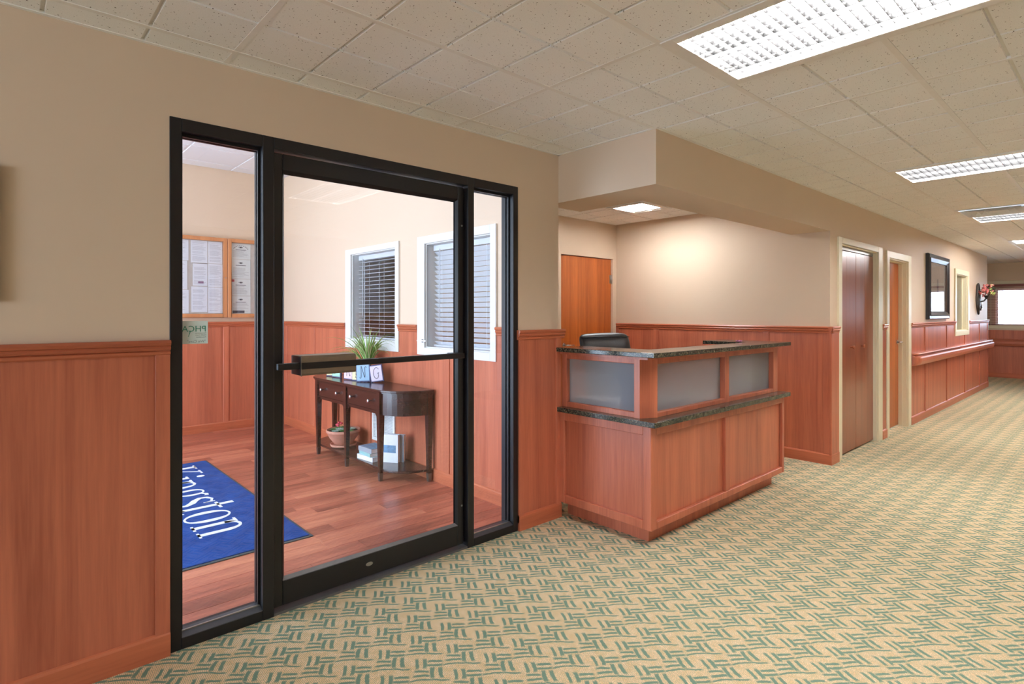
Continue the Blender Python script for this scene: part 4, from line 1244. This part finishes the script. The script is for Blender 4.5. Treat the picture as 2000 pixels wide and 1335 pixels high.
M['bkt'] = simple('book_teal', (140, 190, 190), 0.4)
book('book', 2.462, 1.885, .1025, .175, .235, .038, .10, M['bkw'], 'thick white book at the bottom of the shelf stack')
book('book', 2.465, 1.890, .1410, .165, .220, .030, -.05, M['bkt'], 'pale teal book in the middle of the shelf stack')
book('book', 2.462, 1.887, .1715, .165, .215, .040, .05, M['bkg'], 'book with blue grey picture cover on top of the shelf stack', art=M['bkb'])
book('book', 2.508, 1.672, .1025, .034, .165, .240, .55, M['bkw'], 'upright white book with a blue picture on its cover', flat=False, art=M['bkb'])
book('book', 2.558, 1.660, .1025, .030, .165, .235, .55, M['bkg'], 'upright grey book leaning behind the white picture book', flat=False)

# wall grille behind the table
vg = thing('air_grille', 'white louvred air grille low on the wall behind the console table', 'vent', (2.68, 2.08, 0.17))
gy0, gy1, gz0_, gz1_ = 1.872, 2.288, 0.175, 0.60
arr('frame', [(2.668, 2.682, gy0, gy0 + .03, gz0_, gz1_), (2.668, 2.682, gy1 - .03, gy1, gz0_, gz1_), (2.668, 2.682, gy0 + .03, gy1 - .03, gz0_, gz0_ + .03), (2.668, 2.682, gy0 + .03, gy1 - .03, gz1_ - .03, gz1_), (2.668, 2.682, 2.065, 2.095, gz0_ + .03, gz1_ - .03)], M['whitepl'], vg)
B(2.680, 2.683, gy0 + .02, gy1 - .02, gz0_ + .02, gz1_ - .02).build('dark_back', M['bkg'], vg)
lm = None
for k in range(26):
    z = gz0_ + .036 + k * 0.0138
    o = MB().prism([(2.671, gy0 + .03, z), (2.680, gy0 + .03, z + .006), (2.680, gy0 + .03, z + .008), (2.671, gy0 + .03, z + .002)], [(2.671, gy1 - .03, z), (2.680, gy1 - .03, z + .006), (2.680, gy1 - .03, z + .008), (2.671, gy1 - .03, z + .002)]).build('louver', M['whitepl'], vg)

# ------------------------------------------------------------------ office door
od = thing('door_2', 'orange oak flush door at the back of the reception office', 'door', (5.1, 1.66, 0), kind='structure')
B(4.617, 5.535, 1.648, 1.690, 0.012, 2.036).build('door_slab', M['oak'], od, bevel=.002, seg=1)
MB().box(5.537, 5.600, 1.622, 1.77, 0, 2.10).box(4.552, 4.615, 1.622, 1.77, 0, 2.10).box(4.615, 5.537, 1.622, 1.77, 2.040, 2.10).build('door_frame', M['paint'], od)
for z in (0.25, 1.03, 1.795):
    MB().lathe([(0.008, z - .055), (0.008, z + .055)], (5.536, 1.638, 0), 10).box(5.505, 5.535, 1.644, 1.649, z - .05, z + .05).build('hinge', M['steel'], od)
h = MB().lathe([(0.028, 1.648), (0.026, 1.640)], (4.69, 0, 1.025), 16, 'Y').build('rosette', M['chrome'], od)
MB().tube([(4.69, 1.642, 1.025), (4.69, 1.600, 1.025), (4.70, 1.592, 1.025), (4.80, 1.592, 1.023)], [.010, .010, .010, .008], 8).build('lever', M['chrome'], od)

# ------------------------------------------------------------------ reception desk
rd = thing('reception_desk', 'cherry reception desk with dark granite tops and frosted glass panels', 'reception desk', (3.75, -0.4, 0))
dk = M['desk']
LX0, LX1, LY0 = 2.83, 4.70, -0.742
# carcass walls
B(2.852, 2.872, -0.725, -0.004, 0.108, 0.72).build('side_panel', dk, rd)
B(LX0 + .012, LX1 - .012, -0.720, -0.700, 0.108, 0.72).build('front_panel', dk, rd)
B(LX1 - .03, LX1, LY0, -0.20, 0.105, 0.72).build('end_panel', dk, rd, bevel=.0015, seg=1)
MB().box(2.925, 4.655, -0.660, -0.640, 0, 0.112).box(2.925, 2.945, -0.640, -0.004, 0, 0.112).box(4.635, 4.655, -0.640, -0.20, 0, 0.112).build('toe_kick', M['cherry'], rd)
MB().box(LX0 + .01, LX1 - .01, LY0 + .012, -0.64, 0.106, 0.120).box(LX0 + .01, 2.945, -0.64, -0.004, 0.106, 0.120).build('bottom_board', dk, rd)
# face frames
for a in [(LX0, 2.854, LY0, -0.685, 0.105, 0.72), (LX0, 2.854, -0.056, -0.002, 0.105, 0.72)]: B(*a).build('stile', dk, rd, bevel=.003, seg=1)
for a in [(LX0 + .0004, 2.854, -0.685, -0.056, 0.105, 0.158), (LX0 + .0004, 2.854, -0.685, -0.056, 0.662, 0.72)]: B(*a).build('rail', dk, rd, bevel=.003, seg=1)
for a in [(LX0 + .0005, 2.890, LY0 - .0004, -0.718, 0.105, 0.72), (3.727, 3.788, LY0, -0.718, 0.150, 0.664), (4.664, LX1, LY0 - .0004, -0.718, 0.105, 0.72)]: B(*a).build('stile', dk, rd, bevel=.003, seg=1)
for a in [(2.890, 4.664, LY0, -0.718, 0.105, 0.150), (2.890, 4.664, LY0, -0.718, 0.664, 0.72)]: B(*a).build('rail', dk, rd, bevel=.003, seg=1)
# lower granite ledge and work surface
def poly_slab(name, pts, z0, z1, mat, bevel):
    return MB().prism([(x, y, z0) for x, y in pts], [(x, y, z1) for x, y in pts]).build(name, mat, rd, bevel=bevel, seg=3)
poly_slab('lower_countertop', [(2.803, -0.784), (4.722, -0.784), (4.722, -0.19), (4.62, -0.19), (4.62, -0.60), (2.94, -0.60), (2.94, -0.003), (2.803, -0.003)], 0.719, 0.750, M['granite'], 0.003)
poly_slab('work_surface', [(2.941, -0.599), (4.619, -0.599), (4.619, -0.19), (4.30, -0.19), (4.30, -0.26), (3.22, -0.26), (3.22, -0.003), (2.941, -0.003)], 0.722, 0.750, simple('pale_laminate', (222, 216, 206), 0.4, var=.03), 0.0)
poly_slab('upper_countertop', [(2.796, -0.786), (4.724, -0.786), (4.724, -0.185), (4.420, -0.185), (4.420, -0.565), (3.075, -0.565), (3.075, -0.003), (2.796, -0.003)], 1.125, 1.153, M['granite'], 0.003)
# glazed upper screen
poly_slab('corner_post', [(2.862, -0.640), (2.972, -0.692), (2.972, -0.625), (2.93, -0.600), (2.862, -0.600)], 0.749, 1.118, dk, 0.0)
arr('screen_post', [(2.862, 2.925, -0.050, -0.003, 0.749, 1.118), (3.822, 3.882, -0.690, -0.610, 0.749, 1.118), (4.622, 4.700, -0.690, -0.610, 0.749, 1.118)], dk, rd, 0.002)
arr('screen_rail', [(2.862, 2.925, -0.600, -0.050, 0.749, 0.783), (2.862, 2.925, -0.600, -0.050, 1.076, 1.118), (2.972, 3.822, -0.690, -0.620, 0.749, 0.778), (2.972, 3.822, -0.690, -0.620, 1.074, 1.118),
                    (3.882, 4.622, -0.690, -0.620, 0.749, 0.778), (3.882, 4.622, -0.690, -0.620, 1.074, 1.118)], dk, rd, 0.003)
B(4.66, 4.70, -0.610, -0.20, 0.749, 1.118).build('end_screen', dk, rd)
poly_slab('top_moulding', [(2.835, -0.715), (4.706, -0.715), (4.706, -0.60), (2.94, -0.60), (2.94, -0.003), (2.835, -0.003)], 1.108, 1.126, dk, 0.0)
B(2.892, 2.898, -0.602, -0.048, 0.780, 1.08).build('glass_pane', M['frost'], rd)
B(2.968, 3.824, -0.652, -0.646, 0.775, 1.078).build('glass_pane', M['frost'], rd)
B(3.880, 4.624, -0.652, -0.646, 0.775, 1.078).build('glass_pane', M['frost'], rd)

# things on the work surface behind the frosted panels
t = thing('paper_tray', 'white letter tray of papers behind the frosted side panel of the desk', 'tray', (3.03, -0.2, 0.7505))
MB().box(2.935, 3.185, -0.40, -0.06, 0.7505, 0.756).box(2.935, 2.940, -0.40, -0.06, 0.756, 0.81).box(3.180, 3.185, -0.40, -0.06, 0.756, 0.81).box(2.94, 3.18, -0.065, -0.06, 0.756, 0.81).build('tray', M['whitepl'], t)
B(2.945, 3.175, -0.395, -0.07, 0.7562, 0.795).build('papers', M['paper'], t)
M['binder'] = simple('blue_binder', (50, 92, 160), 0.4)
t = thing('ring_binder', 'blue binder standing behind the frosted side panel of the desk', 'binder', (2.99, -0.5, 0.7505))
MB().box(2.965, 2.968, -0.590, -0.420, 0.7505, 1.06).box(3.022, 3.025, -0.590, -0.420, 0.7505, 1.06).box(2.968, 3.022, -0.423, -0.420, 0.7505, 1.06).build('cover', M['binder'], t)
B(2.972, 3.018, -0.585, -0.428, 0.753, 1.045).build('pages', M['paper'], t)
t = thing('paper_stack', 'stack of white paper behind the frosted front panel of the desk', 'paper stack', (3.2, -0.5, 0.7505))
MB().box(3.20, 3.48, -0.60, -0.385, 0.7505, 0.80).build('sheets', M['paper'], t); MB().box(3.215, 3.485, -0.605, -0.40, 0.80, 0.812).build('top_sheets', M['paper'], t)
t = thing('tissue_box', 'green patterned tissue box behind the frosted front panel', 'box', (4.42, -0.5, 0.7505))
MB().box(4.38, 4.60, -0.60, -0.48, 0.7505, 0.83).build('carton', simple('tissue_carton', (140, 176, 140), 0.6, var=.3, nscale=18), t, bevel=.002)
MB().blob((4.47, -0.54, 0.83), .022, 8, .4, (1.6, .7, .8)).build('tissue', M['paper'], t)
t = thing('note_cube', 'yellow cube of sticky notes on the tissue box', 'note pad', (4.565, -0.54, 0.8302))
MB().box(4.527, 4.598, -0.585, -0.50, 0.8302, 0.925).build('notes', simple('sticky_yellow', (236, 220, 70), 0.7), t); MB().box(4.527, 4.598, -0.585, -0.50, 0.925, 0.928).build('top_note', simple('sticky_yellow_top', (240, 228, 110), 0.7), t)
t = thing('pink_trinket', 'tiny pink item lying on the far granite counter', 'trinket', (4.44, -0.48, 1.1535))
MB().blob((4.44, -0.50, 1.160), .013, 8, .3, (1, 1.4, .55)).blob((4.45, -0.47, 1.159), .010, 8, .3, (1, 1.2, .6)).build('petals', simple('pink_plastic', (236, 150, 190), 0.5), t)

# ------------------------------------------------------------------ office chair
oc = thing('office_chair', 'black leather office chair behind the reception desk', 'chair', (3.655, 0.02, 0), -0.12)
le, bp = M['leather'], M['blackpl']
for k in range(5):
    a = 2 * PI * k / 5 + .3
    d = Vector((math.cos(a), math.sin(a), 0))
    l = MB().tube([(0, 0, .105), d * .16 + Vector((0, 0, .10)), d * .30 + Vector((0, 0, .075))], [.032, .026, .018], 8).build('base_arm', bp, oc, local=True)
    c = d * .30
    MB().lathe([(0.028, -.022), (0.028, .022)], (0, 0, 0), 14, 'Y').xform(Matrix.Translation((c.x, c.y, .028)) @ Matrix.Rotation(a + .5, 4, 'Z')).build('caster', bp, oc, local=True)
MB().lathe([(0.030, .09), (0.030, .26), (0.019, .26), (0.019, .42)], (0, 0, 0), 16).build('gas_lift', bp, oc, local=True)
B(-.12, .12, -.12, .12, .40, .44).build('tilt_plate', bp, oc, local=True, bevel=.01)
# seat faces -Y
MB().box(-.26, .26, -.27, .24, .43, .53).build('seat', le, oc, local=True, bevel=.045, seg=4)
bk = MB()
rows = 9; cols = 9
grid = []
for side in (0, 1):
    for j in range(rows):
        v = j / (rows - 1)
        for i in range(cols):
            u = i / (cols - 1) * 2 - 1
            z = .56 + v * .665 - (.014 * abs(u) ** 5 if v == 1 else 0)
            hw_ = .285 - .03 * (1 - v) - (.006 if v == 1 else 0)
            th = .055 * (1 - abs(u) ** 4 * .6) * (1 - .5 * max(0, (v - .8) / .2) ** 2) * (.9 + .1 * math.cos(v * 14))
            yb = .21 + .09 * v * v - .05 * u * u * 0.6
            grid.append((u * hw_, yb + (th if side else -th), z))
n = rows * cols
fs = []
for s in (0, 1):
    for j in range(rows - 1):
        for i in range(cols - 1):
            a = s * n + j * cols + i
            fs.append((a, a + 1, a + cols + 1, a + cols))
for j in range(rows - 1):
    for i in (0, cols - 1):
        a = j * cols + i; fs.append((a, a + cols, n + a + cols, n + a))
for i in range(cols - 1):
    for j in (0, rows - 1):
        a = j * cols + i; fs.append((a, a + 1, n + a + 1, n + a))
bk.add(grid, fs, True)
bko = bk.build('backrest', le, oc, local=True)
sd = bko.modifiers.new('s', 'SUBSURF'); sd.levels = sd.render_levels = 1
MB().tube([(-.27, .245, 1.185), (-.12, .243, 1.192), (.12, .243, 1.192), (.27, .245, 1.185)], .004, 6).build('seam', le, bko, local=True)
for s in (-1, 1):
    MB().tube([(s * .24, .05, .46), (s * .31, .06, .52), (s * .31, .08, .66), (s * .31, -.14, .68)], .016, 8).build('arm_frame', bp, oc, local=True)
    B(s * .31 - .03, s * .31 + .03, -.18, .12, .675, .705).build('armrest', le, oc, local=True, bevel=.012)
MB().box(-.04, .04, .20, .25, .42, .66).build('back_bracket', bp, oc, local=True, bevel=.01)

# ------------------------------------------------------------------ closet with folding doors
ca, cb_, _, cz = CW[0]
cd = thing('door_3', 'pair of glossy mahogany folding closet doors in the corridor', 'closet door', ((ca + cb_) / 2, YC + .03, 0), kind='structure')
co = 0.082
arr('casing', [(ca - co, ca + .004, YC - .018, YC + .004, 0, cz + .055), (cb_ - .004, cb_ + co + .058, YC - .018, YC + .004, 0, cz + .055), (ca + .004, cb_ - .004, YC - .018, YC + .004, cz - .004, cz + .055)], M['cream'], cd, 0.003)
MB().box(ca, ca + .015, YC + .003, YC + .12, 0, cz).box(cb_ - .015, cb_, YC + .003, YC + .12, 0, cz).box(ca + .015, cb_ - .015, YC + .003, YC + .12, cz - .015, cz).build('jamb', M['cream'], cd)
B(ca + .015, cb_ - .015, YC + .035, YC + .065, cz - .045, cz - .016).build('track', M['steel'], cd)
xm = 6.455
for (a, b, dy) in ((ca + .018, 6.165, 0.0), (6.166, xm, .001), (xm + .003, 6.735, .0), (6.736, cb_ - .018, .001)):
    lf = B(a, b, YC + .032 + dy, YC + .064, 0.018, cz - .052).build('door_leaf', M['bifold'], cd, bevel=.0025, seg=1)
    if a in (6.166, xm + .003):
        xk = 6.30 if a == 6.166 else 6.62
        MB().lathe([(0.008, 0), (0.007, -.018), (0.017, -.026), (0.018, -.034), (0.010, -.040)], (xk, YC + .034, 1.045), 14, 'Y').build('knob', simple('wood_knob', (170, 96, 60), 0.4), lf)
struct('wall_closet', B(ca - .1, cb_ + .1, YC + .125, YC + .14, 0, 2.2), M['paint'], 'back of the corridor closet', 'wall')

# oak door further along
da, db, _, dz = CW[1]
d2 = thing('door_4', 'brown oak door with lever handle set deep in a cream frame', 'door', ((da + db) / 2, YC + .08, 0), kind='structure')
arr('casing', [(da - co, da + .004, YC - .018, YC + .004, 0, dz + .07), (db - .004, db + .12, YC - .018, YC + .004, 0, dz + .07), (da + .004, db - .004, YC - .018, YC + .004, dz - .004, dz + .07)], M['cream'], d2, 0.003)
MB().box(da, da + .018, YC + .003, YC + .12, 0, dz).box(db - .018, db, YC + .003, YC + .12, 0, dz).box(da + .018, db - .018, YC + .003, YC + .12, dz - .018, dz).box(db - .032, db - .018, YC + .045, YC + .085, 0, dz - .018).box(da + .018, db - .018, YC + .045, YC + .085, dz - .03, dz - .018).build('jamb', M['cream'], d2)
B(da + .020, db - .020, YC + .086, YC + .119, 0.015, dz - .022).build('door_slab', M['oak'], d2, bevel=.002, seg=1)
MB().lathe([(0.028, YC + .086), (0.026, YC + .078)], (db - .085, 0, 1.03), 16, 'Y').build('rosette', M['chrome'], d2)
MB().tube([(db - .085, YC + .08, 1.03), (db - .085, YC + .035, 1.03), (db - .095, YC + .028, 1.03), (db - .20, YC + .028, 1.03)], [.011, .011, .011, .009], 8).build('lever', M['chrome'], d2)

# ------------------------------------------------------------------ framed picture in the corridor
fp = thing('framed_picture', 'large black framed picture under glass on the corridor wall', 'picture', (9.75, YC, 1.30))
px0, px1, pz0_, pz1_ = 9.15, 10.38, 1.300, 2.185
PF = [(0, 0), (0.030, 0.0), (0.045, 0.012), (0.040, 0.045), (0.050, 0.060), (0.036, 0.085), (0.028, 0.105), (0.018, 0.110), (0, 0.110)]   # (out, in)
def ring_frame(px0, px1, z0, z1, yf, prof, mat, parent, name='frame'):
    mb = MB(); R = []
    for (o_, i_) in prof:
        R.append([(px0 + i_, yf - o_, z0 + i_), (px1 - i_, yf - o_, z0 + i_), (px1 - i_, yf - o_, z1 - i_), (px0 + i_, yf - o_, z1 - i_)])
    pts = [p for r in R for p in r]; fs = []
    for k in range(len(prof) - 1):
        for e in range(4):
            e2 = (e + 1) % 4
            fs.append((k * 4 + e, k * 4 + e2, (k + 1) * 4 + e2, (k + 1) * 4 + e))
    mb.add(pts, fs)
    return mb.build(name, mat, parent)
ring_frame(px0, px1, pz0_, pz1_, YC, PF, M['pframe'], fp)
bd = MB()
for z in [pz0_ + .12 + k * .0135 for k in range(48)]: bd.box(px1 - .116, px1 - .108, YC - .026, YC - .018, z, z + .008)
bd.build('beaded_slip', simple('beaded_slip', (150, 120, 104), 0.4), fp)
def art_mat():
    t = NT('beige_print')
    f = t.noise(t.coord(), 3, 4)
    return t.set(t.ramp(f, [(0.35, srgb(200, 182, 164)), (0.65, srgb(222, 204, 188))]), 0.6, 0, 0.3)
B(px0 + .10, px1 - .10, YC - .012, YC - .006, pz0_ + .10, pz1_ - .10).build('print', art_mat(), fp)
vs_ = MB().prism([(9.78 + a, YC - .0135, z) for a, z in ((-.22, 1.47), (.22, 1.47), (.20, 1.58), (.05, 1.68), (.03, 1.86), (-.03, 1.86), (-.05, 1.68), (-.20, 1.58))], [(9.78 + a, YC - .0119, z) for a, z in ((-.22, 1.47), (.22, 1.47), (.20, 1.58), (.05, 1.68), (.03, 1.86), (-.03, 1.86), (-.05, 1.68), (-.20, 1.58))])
vs_.build('bottle_shape', simple('bottle_dark', (104, 100, 116), 0.6), fp)  # flat dark bottle outline laid just in front of the beige sheet
B(px0 + .10, px1 - .10, YC - .0175, YC - .0155, pz0_ + .10, pz1_ - .10).build('glass_pane', M['glass'], fp)

# picture whose edge just shows at the left of the entrance wall
fp2 = thing('framed_picture', 'dark framed picture on the lobby wall left of the glazed entrance', 'picture', (-0.40, 0, 1.42))
ring_frame(-0.80, 0.006, 1.425, 1.895, 0.0, [(0, 0), (.028, 0), (.032, .01), (.026, .045), (.012, .05), (0, .05)], M['pframe'], fp2)
B(-0.76, -0.035, -0.012, -0.003, 1.465, 1.855).build('print', art_mat(), fp2)

# ------------------------------------------------------------------ pass window
wa, wb_, wz0, wz1 = CW[2]
pw = thing('window_4', 'narrow cream framed pass window in the corridor wall', 'window', ((wa + wb_) / 2, YC, wz0), kind='structure')
arr('casing', [(pw0, wa + .004, YC - .020, YC + .004, pz0, 2.075), (wb_ - .004, pw1, YC - .020, YC + .004, pz0, 2.075), (wa + .004, wb_ - .004, YC - .020, YC + .004, wz1 - .004, 2.075), (wa + .004, wb_ - .004, YC - .020, YC + .004, pz0, wz0 + .004)], M['cream'], pw, .003)
MB().box(wa, wa + .015, YC + .003, YC + .14, wz0, wz1).box(wb_ - .015, wb_, YC + .003, YC + .14, wz0, wz1).box(wa + .015, wb_ - .015, YC + .003, YC + .14, wz1 - .015, wz1).box(wa + .015, wb_ - .015, YC + .003, YC + .14, wz0, wz0 + .015).box(wb_ - .04, wb_ - .015, YC + .06, YC + .08, wz0 + .015, wz1 - .015).build('reveal', M['cream'], pw)
B(wa + .015, wb_ - .015, YC + .066, YC + .070, wz0 + .015, wz1 - .015).build('glass_pane', M['glass'], pw)
B(wa - .1, wb_ + .4, YC + .14, YC + .60, 1.06, 1.095).build('counter', M['whitepl'], pw)

# ------------------------------------------------------------------ handrails
HR = [(0.0, -0.062), (0.05, -0.062), (0.075, -0.045), (0.088, -0.010), (0.088, 0.030), (0.078, 0.048), (0.058, 0.050), (0.046, 0.056), (0.046, 0.066), (0.064, 0.070), (0.070, 0.080), (0.062, 0.090), (0.0, 0.090)]
def handrail(face, axis, a, b, z, label, rot_end=True):
    t = thing('handrail', label, 'handrail', ((a + b) / 2, face, z) if axis == 'X' else (face, (a + b) / 2, z))
    f = (lambda s, d, h: (s, face - d, z + h)) if axis == 'X' else (lambda s, d, h: (face - d, s, z + h))
    MB().prism([f(a + .09, d, h) for d, h in HR], [f(b - .02, d, h) for d, h in HR]).build('rail', M['handrail'], t, bevel=0.0)
    # rounded returns to the wall
    for (s0, s1) in ((a + .0905, a), (b - .0205, b)):
        mb = MB(); prev = None; nn = 6
        for k in range(nn + 1):
            g = k / nn * PI / 2
            sec = [f(s0 + (s1 - s0) * math.sin(g), max(d * math.cos(g), 0.0) if k < nn else d * 0.02, h) for d, h in HR]
            if prev: mb.prism(prev, sec, cap=False)
            prev = sec
        mb.build('end_return', M['handrail'], t)
    return t
handrail(YC - .012, 'X', 8.40, 13.90, 0.795, 'cherry coloured bumper handrail along the corridor wainscot')
handrail(16.0 - .012, 'Y', -4.8, 2.6, 0.745, 'cherry coloured bumper handrail under the far window')

# ------------------------------------------------------------------ wall sconce with flowers
sc_ = thing('iron_sconce', 'black wrought iron wall ornament beside the pass window', 'wall ornament', (12.80, YC, 1.36))
mb = MB()
arc = []
for k in range(13):
    a = PI * k / 12
    arc.append((12.80 + .13 * math.cos(a), YC - .02, 1.60 + .30 * math.sin(a)))
mb.tube(arc, .016, 6).tube([(12.67, YC - .02, 1.60), (12.71, YC - .02, 1.52), (12.80, YC - .022, 1.37), (12.89, YC - .02, 1.52), (12.93, YC - .02, 1.60)], .016, 6)
mb.build('scroll_frame', M['iron'], sc_)
MB().tube([(12.80, YC - .02, 1.90), (12.80, YC - .024, 1.65), (12.80, YC - .02, 1.37)], [.008, .022, .012], 6).box(12.74, 12.86, YC - .05, YC, 1.50, 1.64).build('spine', M['iron'], sc_, bevel=.01)
for s in (-1, 1):
    MB().tube([(12.80, YC - .03, 1.50), (12.80 + s * .08, YC - .045, 1.53), (12.80 + s * .13, YC - .045, 1.48), (12.80 + s * .09, YC - .04, 1.44), (12.80 + s * .05, YC - .035, 1.47)], .013, 6).build('scroll', M['iron'], sc_)
MB().tube([(12.80, YC - .03, 1.58), (12.80, YC - .10, 1.60), (12.80, YC - .13, 1.65)], .014, 6).lathe([(.012, 1.63), (.035, 1.69), (.038, 1.69)], (12.80, YC - .13, 0), 12).build('cup', M['iron'], sc_)
bq = thing('flower_bouquet', 'bunch of pink and green artificial flowers in the iron wall ornament', 'flowers', (12.80, YC - .13, 1.68))
FM = [simple('petal_pink', (232, 140, 138), 0.6, var=.15), simple('petal_cream', (226, 226, 160), 0.6, var=.15), simple('petal_lime', (188, 208, 120), 0.6, var=.2), simple('petal_red', (190, 62, 66), 0.6, var=.15), simple('leaf_dark', (58, 84, 62), 0.6, var=.25)]
random.seed(5)
for k in range(46):
    a = random.uniform(0, 2 * PI); e = random.uniform(-.5, 1.0); r = random.uniform(.05, .16)
    c = Vector((12.80 + r * math.cos(a) * math.cos(e) * 1.2, YC - .155 + r * math.sin(a) * math.cos(e) * .80, 1.755 + r * math.sin(e) * 1.05))
    if c.y > YC - .03: c.y = YC - .03
    m = FM[4] if k % 3 == 0 else (FM[1] if c.y < YC - .2 and k % 2 else FM[2] if c.y < YC - .16 and k % 3 == 1 else FM[3] if c.z < 1.69 else FM[0])
    mb = MB(); R_ = random.uniform(.020, .032)
    if m is FM[4]:
        d = Vector((math.cos(a), math.sin(a), .3)).normalized(); s = d.cross(Vector((0, 0, 1))).normalized()
        q = c + d * .06
        mb.add([c, c.lerp(q, .5) + s * .018, q, c.lerp(q, .5) - s * .018, c.lerp(q, .5) + Vector((0, 0, .006))], [(0, 1, 4), (1, 2, 4), (2, 3, 4), (3, 0, 4), (0, 3, 2, 1)])
        mb.build('leaf', m, bq)
    else:
        for p_ in range(5):
            b_ = 2 * PI * p_ / 5
            mb.blob(c + Vector((math.cos(b_) * R_ * .6, math.sin(b_ * 1.7) * R_ * .4, math.sin(b_) * R_ * .6)), R_ * .55, 8, .15)
        mb.build('blossom', m, bq)
mb = MB()
for k in range(10):
    a = random.uniform(0, 2 * PI)
    mb.tube([(12.80, YC - .13, 1.66), (12.80 + .05 * math.cos(a), YC - .15 + .03 * math.sin(a), 1.72), (12.80 + .12 * math.cos(a), YC - .15 + .07 * math.sin(a), 1.80 + .04 * math.sin(a * 3))], .003, 4)
mb.build('stems', FM[4], bq)
for i, (z, l) in enumerate(((1.582, 'upper white wall plate next to the iron ornament'), (1.489, 'lower white wall plate next to the iron ornament'))):
    o = thing('switch_plate', l, 'switch plate', (13.33, YC, z))
    B(13.29, 13.37, YC - .006, YC, z - .03, z + .03).build('plate', M['whitepl'], o, bevel=.002)
    B(13.32, 13.34, YC - .010, YC - .005, z - .010, z + .010).build('switch', M['whitepl'], o)

# ------------------------------------------------------------------ far window and brown blind
fw = thing('window_6', 'bright window with cream frame at the end of the corridor', 'window', (16.0, -1.5, 1.05), kind='structure')
arr('casing', [(15.975, 16.002, -2.75, -0.33, 1.055, 1.125), (15.980, 16.002, -2.75, -0.33, 2.005, 2.075), (15.980, 16.002, -2.75, -2.68, 1.125, 2.005), (15.980, 16.002, -0.40, -0.33, 1.125, 2.005)], M['cream'], fw, .003)
MB().box(16.02, 16.07, FWIN[0], FWIN[0] + .04, FWIN[2], FWIN[3]).box(16.02, 16.07, FWIN[1] - .04, FWIN[1], FWIN[2], FWIN[3]).box(16.02, 16.07, FWIN[0] + .04, FWIN[1] - .04, FWIN[2], FWIN[2] + .04).box(16.02, 16.07, FWIN[0] + .04, FWIN[1] - .04, FWIN[3] - .04, FWIN[3]).build('sash', M['whitepl'], fw)
B(16.04, 16.044, FWIN[0] + .04, FWIN[1] - .04, FWIN[2] + .04, FWIN[3] - .04).build('glass_pane', M['glass'], fw)
fb = thing('window_blind', 'reddish brown slatted blind over the bright far window', 'blind', (15.965, -1.5, 1.125))
B(15.945, 15.985, -2.66, -0.42, 1.955, 2.003).build('headrail', M['bslat'], fb)
mb = MB()
for k in range(23):
    z = 1.15 + k * .0355
    mb.add(*(lambda m: (m.v, m.f))(MB().box(-.020, .020, -2.65, -0.43, -.0013, .0013).xform(Matrix.Translation((15.965, 0, z)) @ Matrix.Rotation(-.12, 4, 'Y'))))
o = mb.build('slats', M['bslat'], fb); o['kind'] = 'stuff'
for yy in (-2.4, -1.5, -0.55):
    MB().box(15.943, 15.945, yy - .004, yy + .004, 1.13, 1.96).build('ladder_tape', M['cream'], fb)
B(15.947, 15.983, -2.65, -0.43, 1.126, 1.138).build('bottom_rail', M['bslat'], fb)
